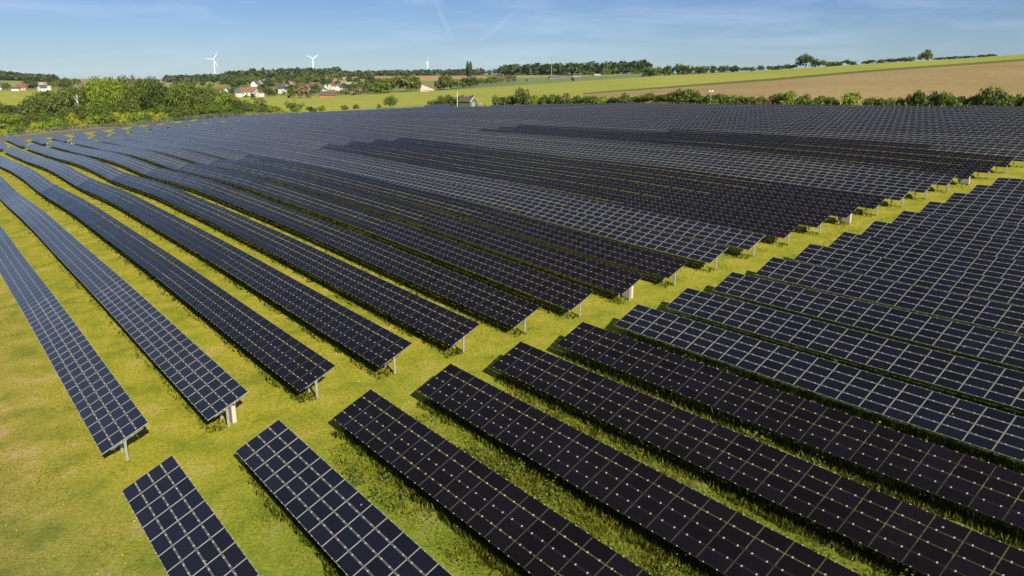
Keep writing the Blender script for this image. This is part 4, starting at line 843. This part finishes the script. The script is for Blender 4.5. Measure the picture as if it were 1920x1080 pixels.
C = np.stack([x, y, Z(u, v) + r.uniform(.12, .28, n)], -1); P = leaves(C, np.tile([0, 0, 1.], (n, 1)), np.full(n, .035), r)
link('yellow_flowers', mesh('yellow_flowers', P, np.arange(len(P)).reshape(-1, 4), [mat('yellow_petals', (.62,.48,.02), .7)]), label='tiny yellow flowers dotted over the meadow', cat='flowers', kind='stuff')

# ------------------------------------------------------------------ light: clear morning, sun from behind the right shoulder
SE = R(32); SA = (math.sin(R(153)), math.cos(R(153)))       # direction to the sun in plan
sun = bpy.data.objects.new('sun', bpy.data.lights.new('sun', 'SUN')); COL.objects.link(sun)
sun.data.energy = 5.0; sun.data.angle = R(.5); sun.data.color = (1, .93, .80)
sun.rotation_euler = Vector((SA[0]*math.cos(SE), SA[1]*math.cos(SE), math.sin(SE))).to_track_quat('Z', 'Y').to_euler()
wd_ = bpy.data.worlds.new('World'); scene.world = wd_; wd_.use_nodes = True; nt = wd_.node_tree; bg = nt.nodes['Background']
sky = nt.nodes.new('ShaderNodeTexSky'); sky.sky_type = 'NISHITA'; sky.sun_disc = False; sky.sun_elevation = SE; sky.sun_rotation = R(153)
sky.air_density = 1.0; sky.dust_density = .0; sky.ozone_density = 4.0; sky.altitude = 250
tc = nt.nodes.new('ShaderNodeTexCoord'); mp_ = nt.nodes.new('ShaderNodeMapping'); mp_.inputs['Scale'].default_value = (1.5, 1.5, 11); mp_.inputs['Rotation'].default_value = (0, R(4), 0)
n1 = nt.nodes.new('ShaderNodeTexNoise'); n1.inputs['Scale'].default_value = 3.2; n1.inputs['Detail'].default_value = 9; n1.inputs['Roughness'].default_value = .62; n1.inputs['Distortion'].default_value = .5
nt.links.new(tc.outputs['Generated'], mp_.inputs['Vector']); nt.links.new(mp_.outputs['Vector'], n1.inputs['Vector'])
cr = nt.nodes.new('ShaderNodeValToRGB'); cr.color_ramp.elements[0].position = .47; cr.color_ramp.elements[0].color = (0,0,0,1); cr.color_ramp.elements[1].position = .80; cr.color_ramp.elements[1].color = (.55,.55,.55,1)
nt.links.new(n1.outputs['Fac'], cr.inputs['Fac'])
mxs = nt.nodes.new('ShaderNodeMix'); mxs.data_type = 'RGBA'; nt.links.new(cr.outputs['Color'], mxs.inputs[0]); nt.links.new(sky.outputs[0], mxs.inputs[6]); mxs.inputs[7].default_value = (13.5, 13.2, 12.0, 1)
# two faint contrails: short arcs between two directions of the sky
def sky_dir(px, py):
    b = (540-py)/F; d = Vector(((px-960)/F, CT + b*ST, -ST + b*CT)); return d.normalized()
col_ = mxs.outputs[2]
def mth(op, a, b=None, c=None):
    q = nt.nodes.new('ShaderNodeMath'); q.operation = op
    for i, v_ in enumerate((a, b, c)):
        if v_ is None: continue
        if isinstance(v_, (int, float)): q.inputs[i].default_value = v_
        else: nt.links.new(v_, q.inputs[i])
    return q.outputs[0]
def dotv(vec):
    q = nt.nodes.new('ShaderNodeVectorMath'); q.operation = 'DOT_PRODUCT'; nt.links.new(tc.outputs['Generated'], q.inputs[0]); q.inputs[1].default_value = vec; return q.outputs['Value']
for (a_, b_, wdt, stg) in (((818,5),(848,74),.0030,.28),((966,22),(898,80),.0042,.24),((1300,80),(1420,44),.006,.10),((1480,78),(1690,52),.007,.14)):
    A_, B_ = sky_dir(*a_), sky_dir(*b_); N_ = A_.cross(B_).normalized(); M_ = (A_ + B_).normalized(); T_ = N_.cross(M_); hl = A_.angle(B_)/2
    off = mth('MULTIPLY_ADD', n1.outputs['Fac'], wdt*3, dotv(N_)); off = mth('ADD', off, -wdt*1.5)
    m1 = mth('SUBTRACT', 1, mth('MULTIPLY', mth('ABSOLUTE', off), 1/wdt)); m1 = mth('MAXIMUM', m1, 0)
    m2 = mth('MAXIMUM', mth('SUBTRACT', 1, mth('MULTIPLY', mth('ABSOLUTE', dotv(T_)), 1/(hl*1.15))), 0); m2 = mth('POWER', m2, .5)
    m3 = mth('GREATER_THAN', dotv(M_), 0)
    fac = mth('MULTIPLY', mth('MULTIPLY', mth('MULTIPLY', m1, m2), m3), stg)
    q = nt.nodes.new('ShaderNodeMix'); q.data_type = 'RGBA'; nt.links.new(fac, q.inputs[0]); nt.links.new(col_, q.inputs[6]); q.inputs[7].default_value = (15, 14, 12, 1); col_ = q.outputs[2]
# the morning sky away from the sun: cooler than the model's, most of all low down
sx_ = nt.nodes.new('ShaderNodeSeparateXYZ'); nt.links.new(tc.outputs['Generated'], sx_.inputs[0])
tr_ = nt.nodes.new('ShaderNodeValToRGB'); e_ = tr_.color_ramp.elements; e_[0].position = .0; e_[0].color = (.58,.79,1.13,1); e_[1].position = .10; e_[1].color = (.52,.65,.98,1); e3_ = e_.new(.26); e3_.color = (.85,.86,.96,1); e2_ = e_.new(.8); e2_.color = (.62,.62,.70,1)
nt.links.new(sx_.outputs['Z'], tr_.inputs['Fac'])
ti_ = nt.nodes.new('ShaderNodeMix'); ti_.data_type = 'RGBA'; ti_.blend_type = 'MULTIPLY'; ti_.inputs[0].default_value = 1
nt.links.new(col_, ti_.inputs[6]); nt.links.new(tr_.outputs['Color'], ti_.inputs[7]); nt.links.new(ti_.outputs[2], bg.inputs['Color']); bg.inputs['Strength'].default_value = .060
hz = MB().box((300, 4200, 60), (9000, 9200, 620)).link('haze', [mat('haze_air')], None, kind='stuff', label='thin pale morning haze over the far land', cat='haze')
hm = hz.data.materials[0]; hn = hm.node_tree; hn.nodes.remove(hn.nodes['Principled BSDF']); pv = hn.nodes.new('ShaderNodeVolumePrincipled')
pv.inputs['Color'].default_value = (.86,.92,1,1); pv.inputs['Density'].default_value = .00002; hn.links.new(pv.outputs[0], hn.nodes['Material Output'].inputs['Volume'])
vs_ = scene.view_settings; vs_.view_transform = 'Standard'; vs_.look = 'None'; vs_.exposure = .40; vs_.gamma = 1; vs_.use_curve_mapping = False
print('modules', n_mod, 'objects', len(scene.objects))
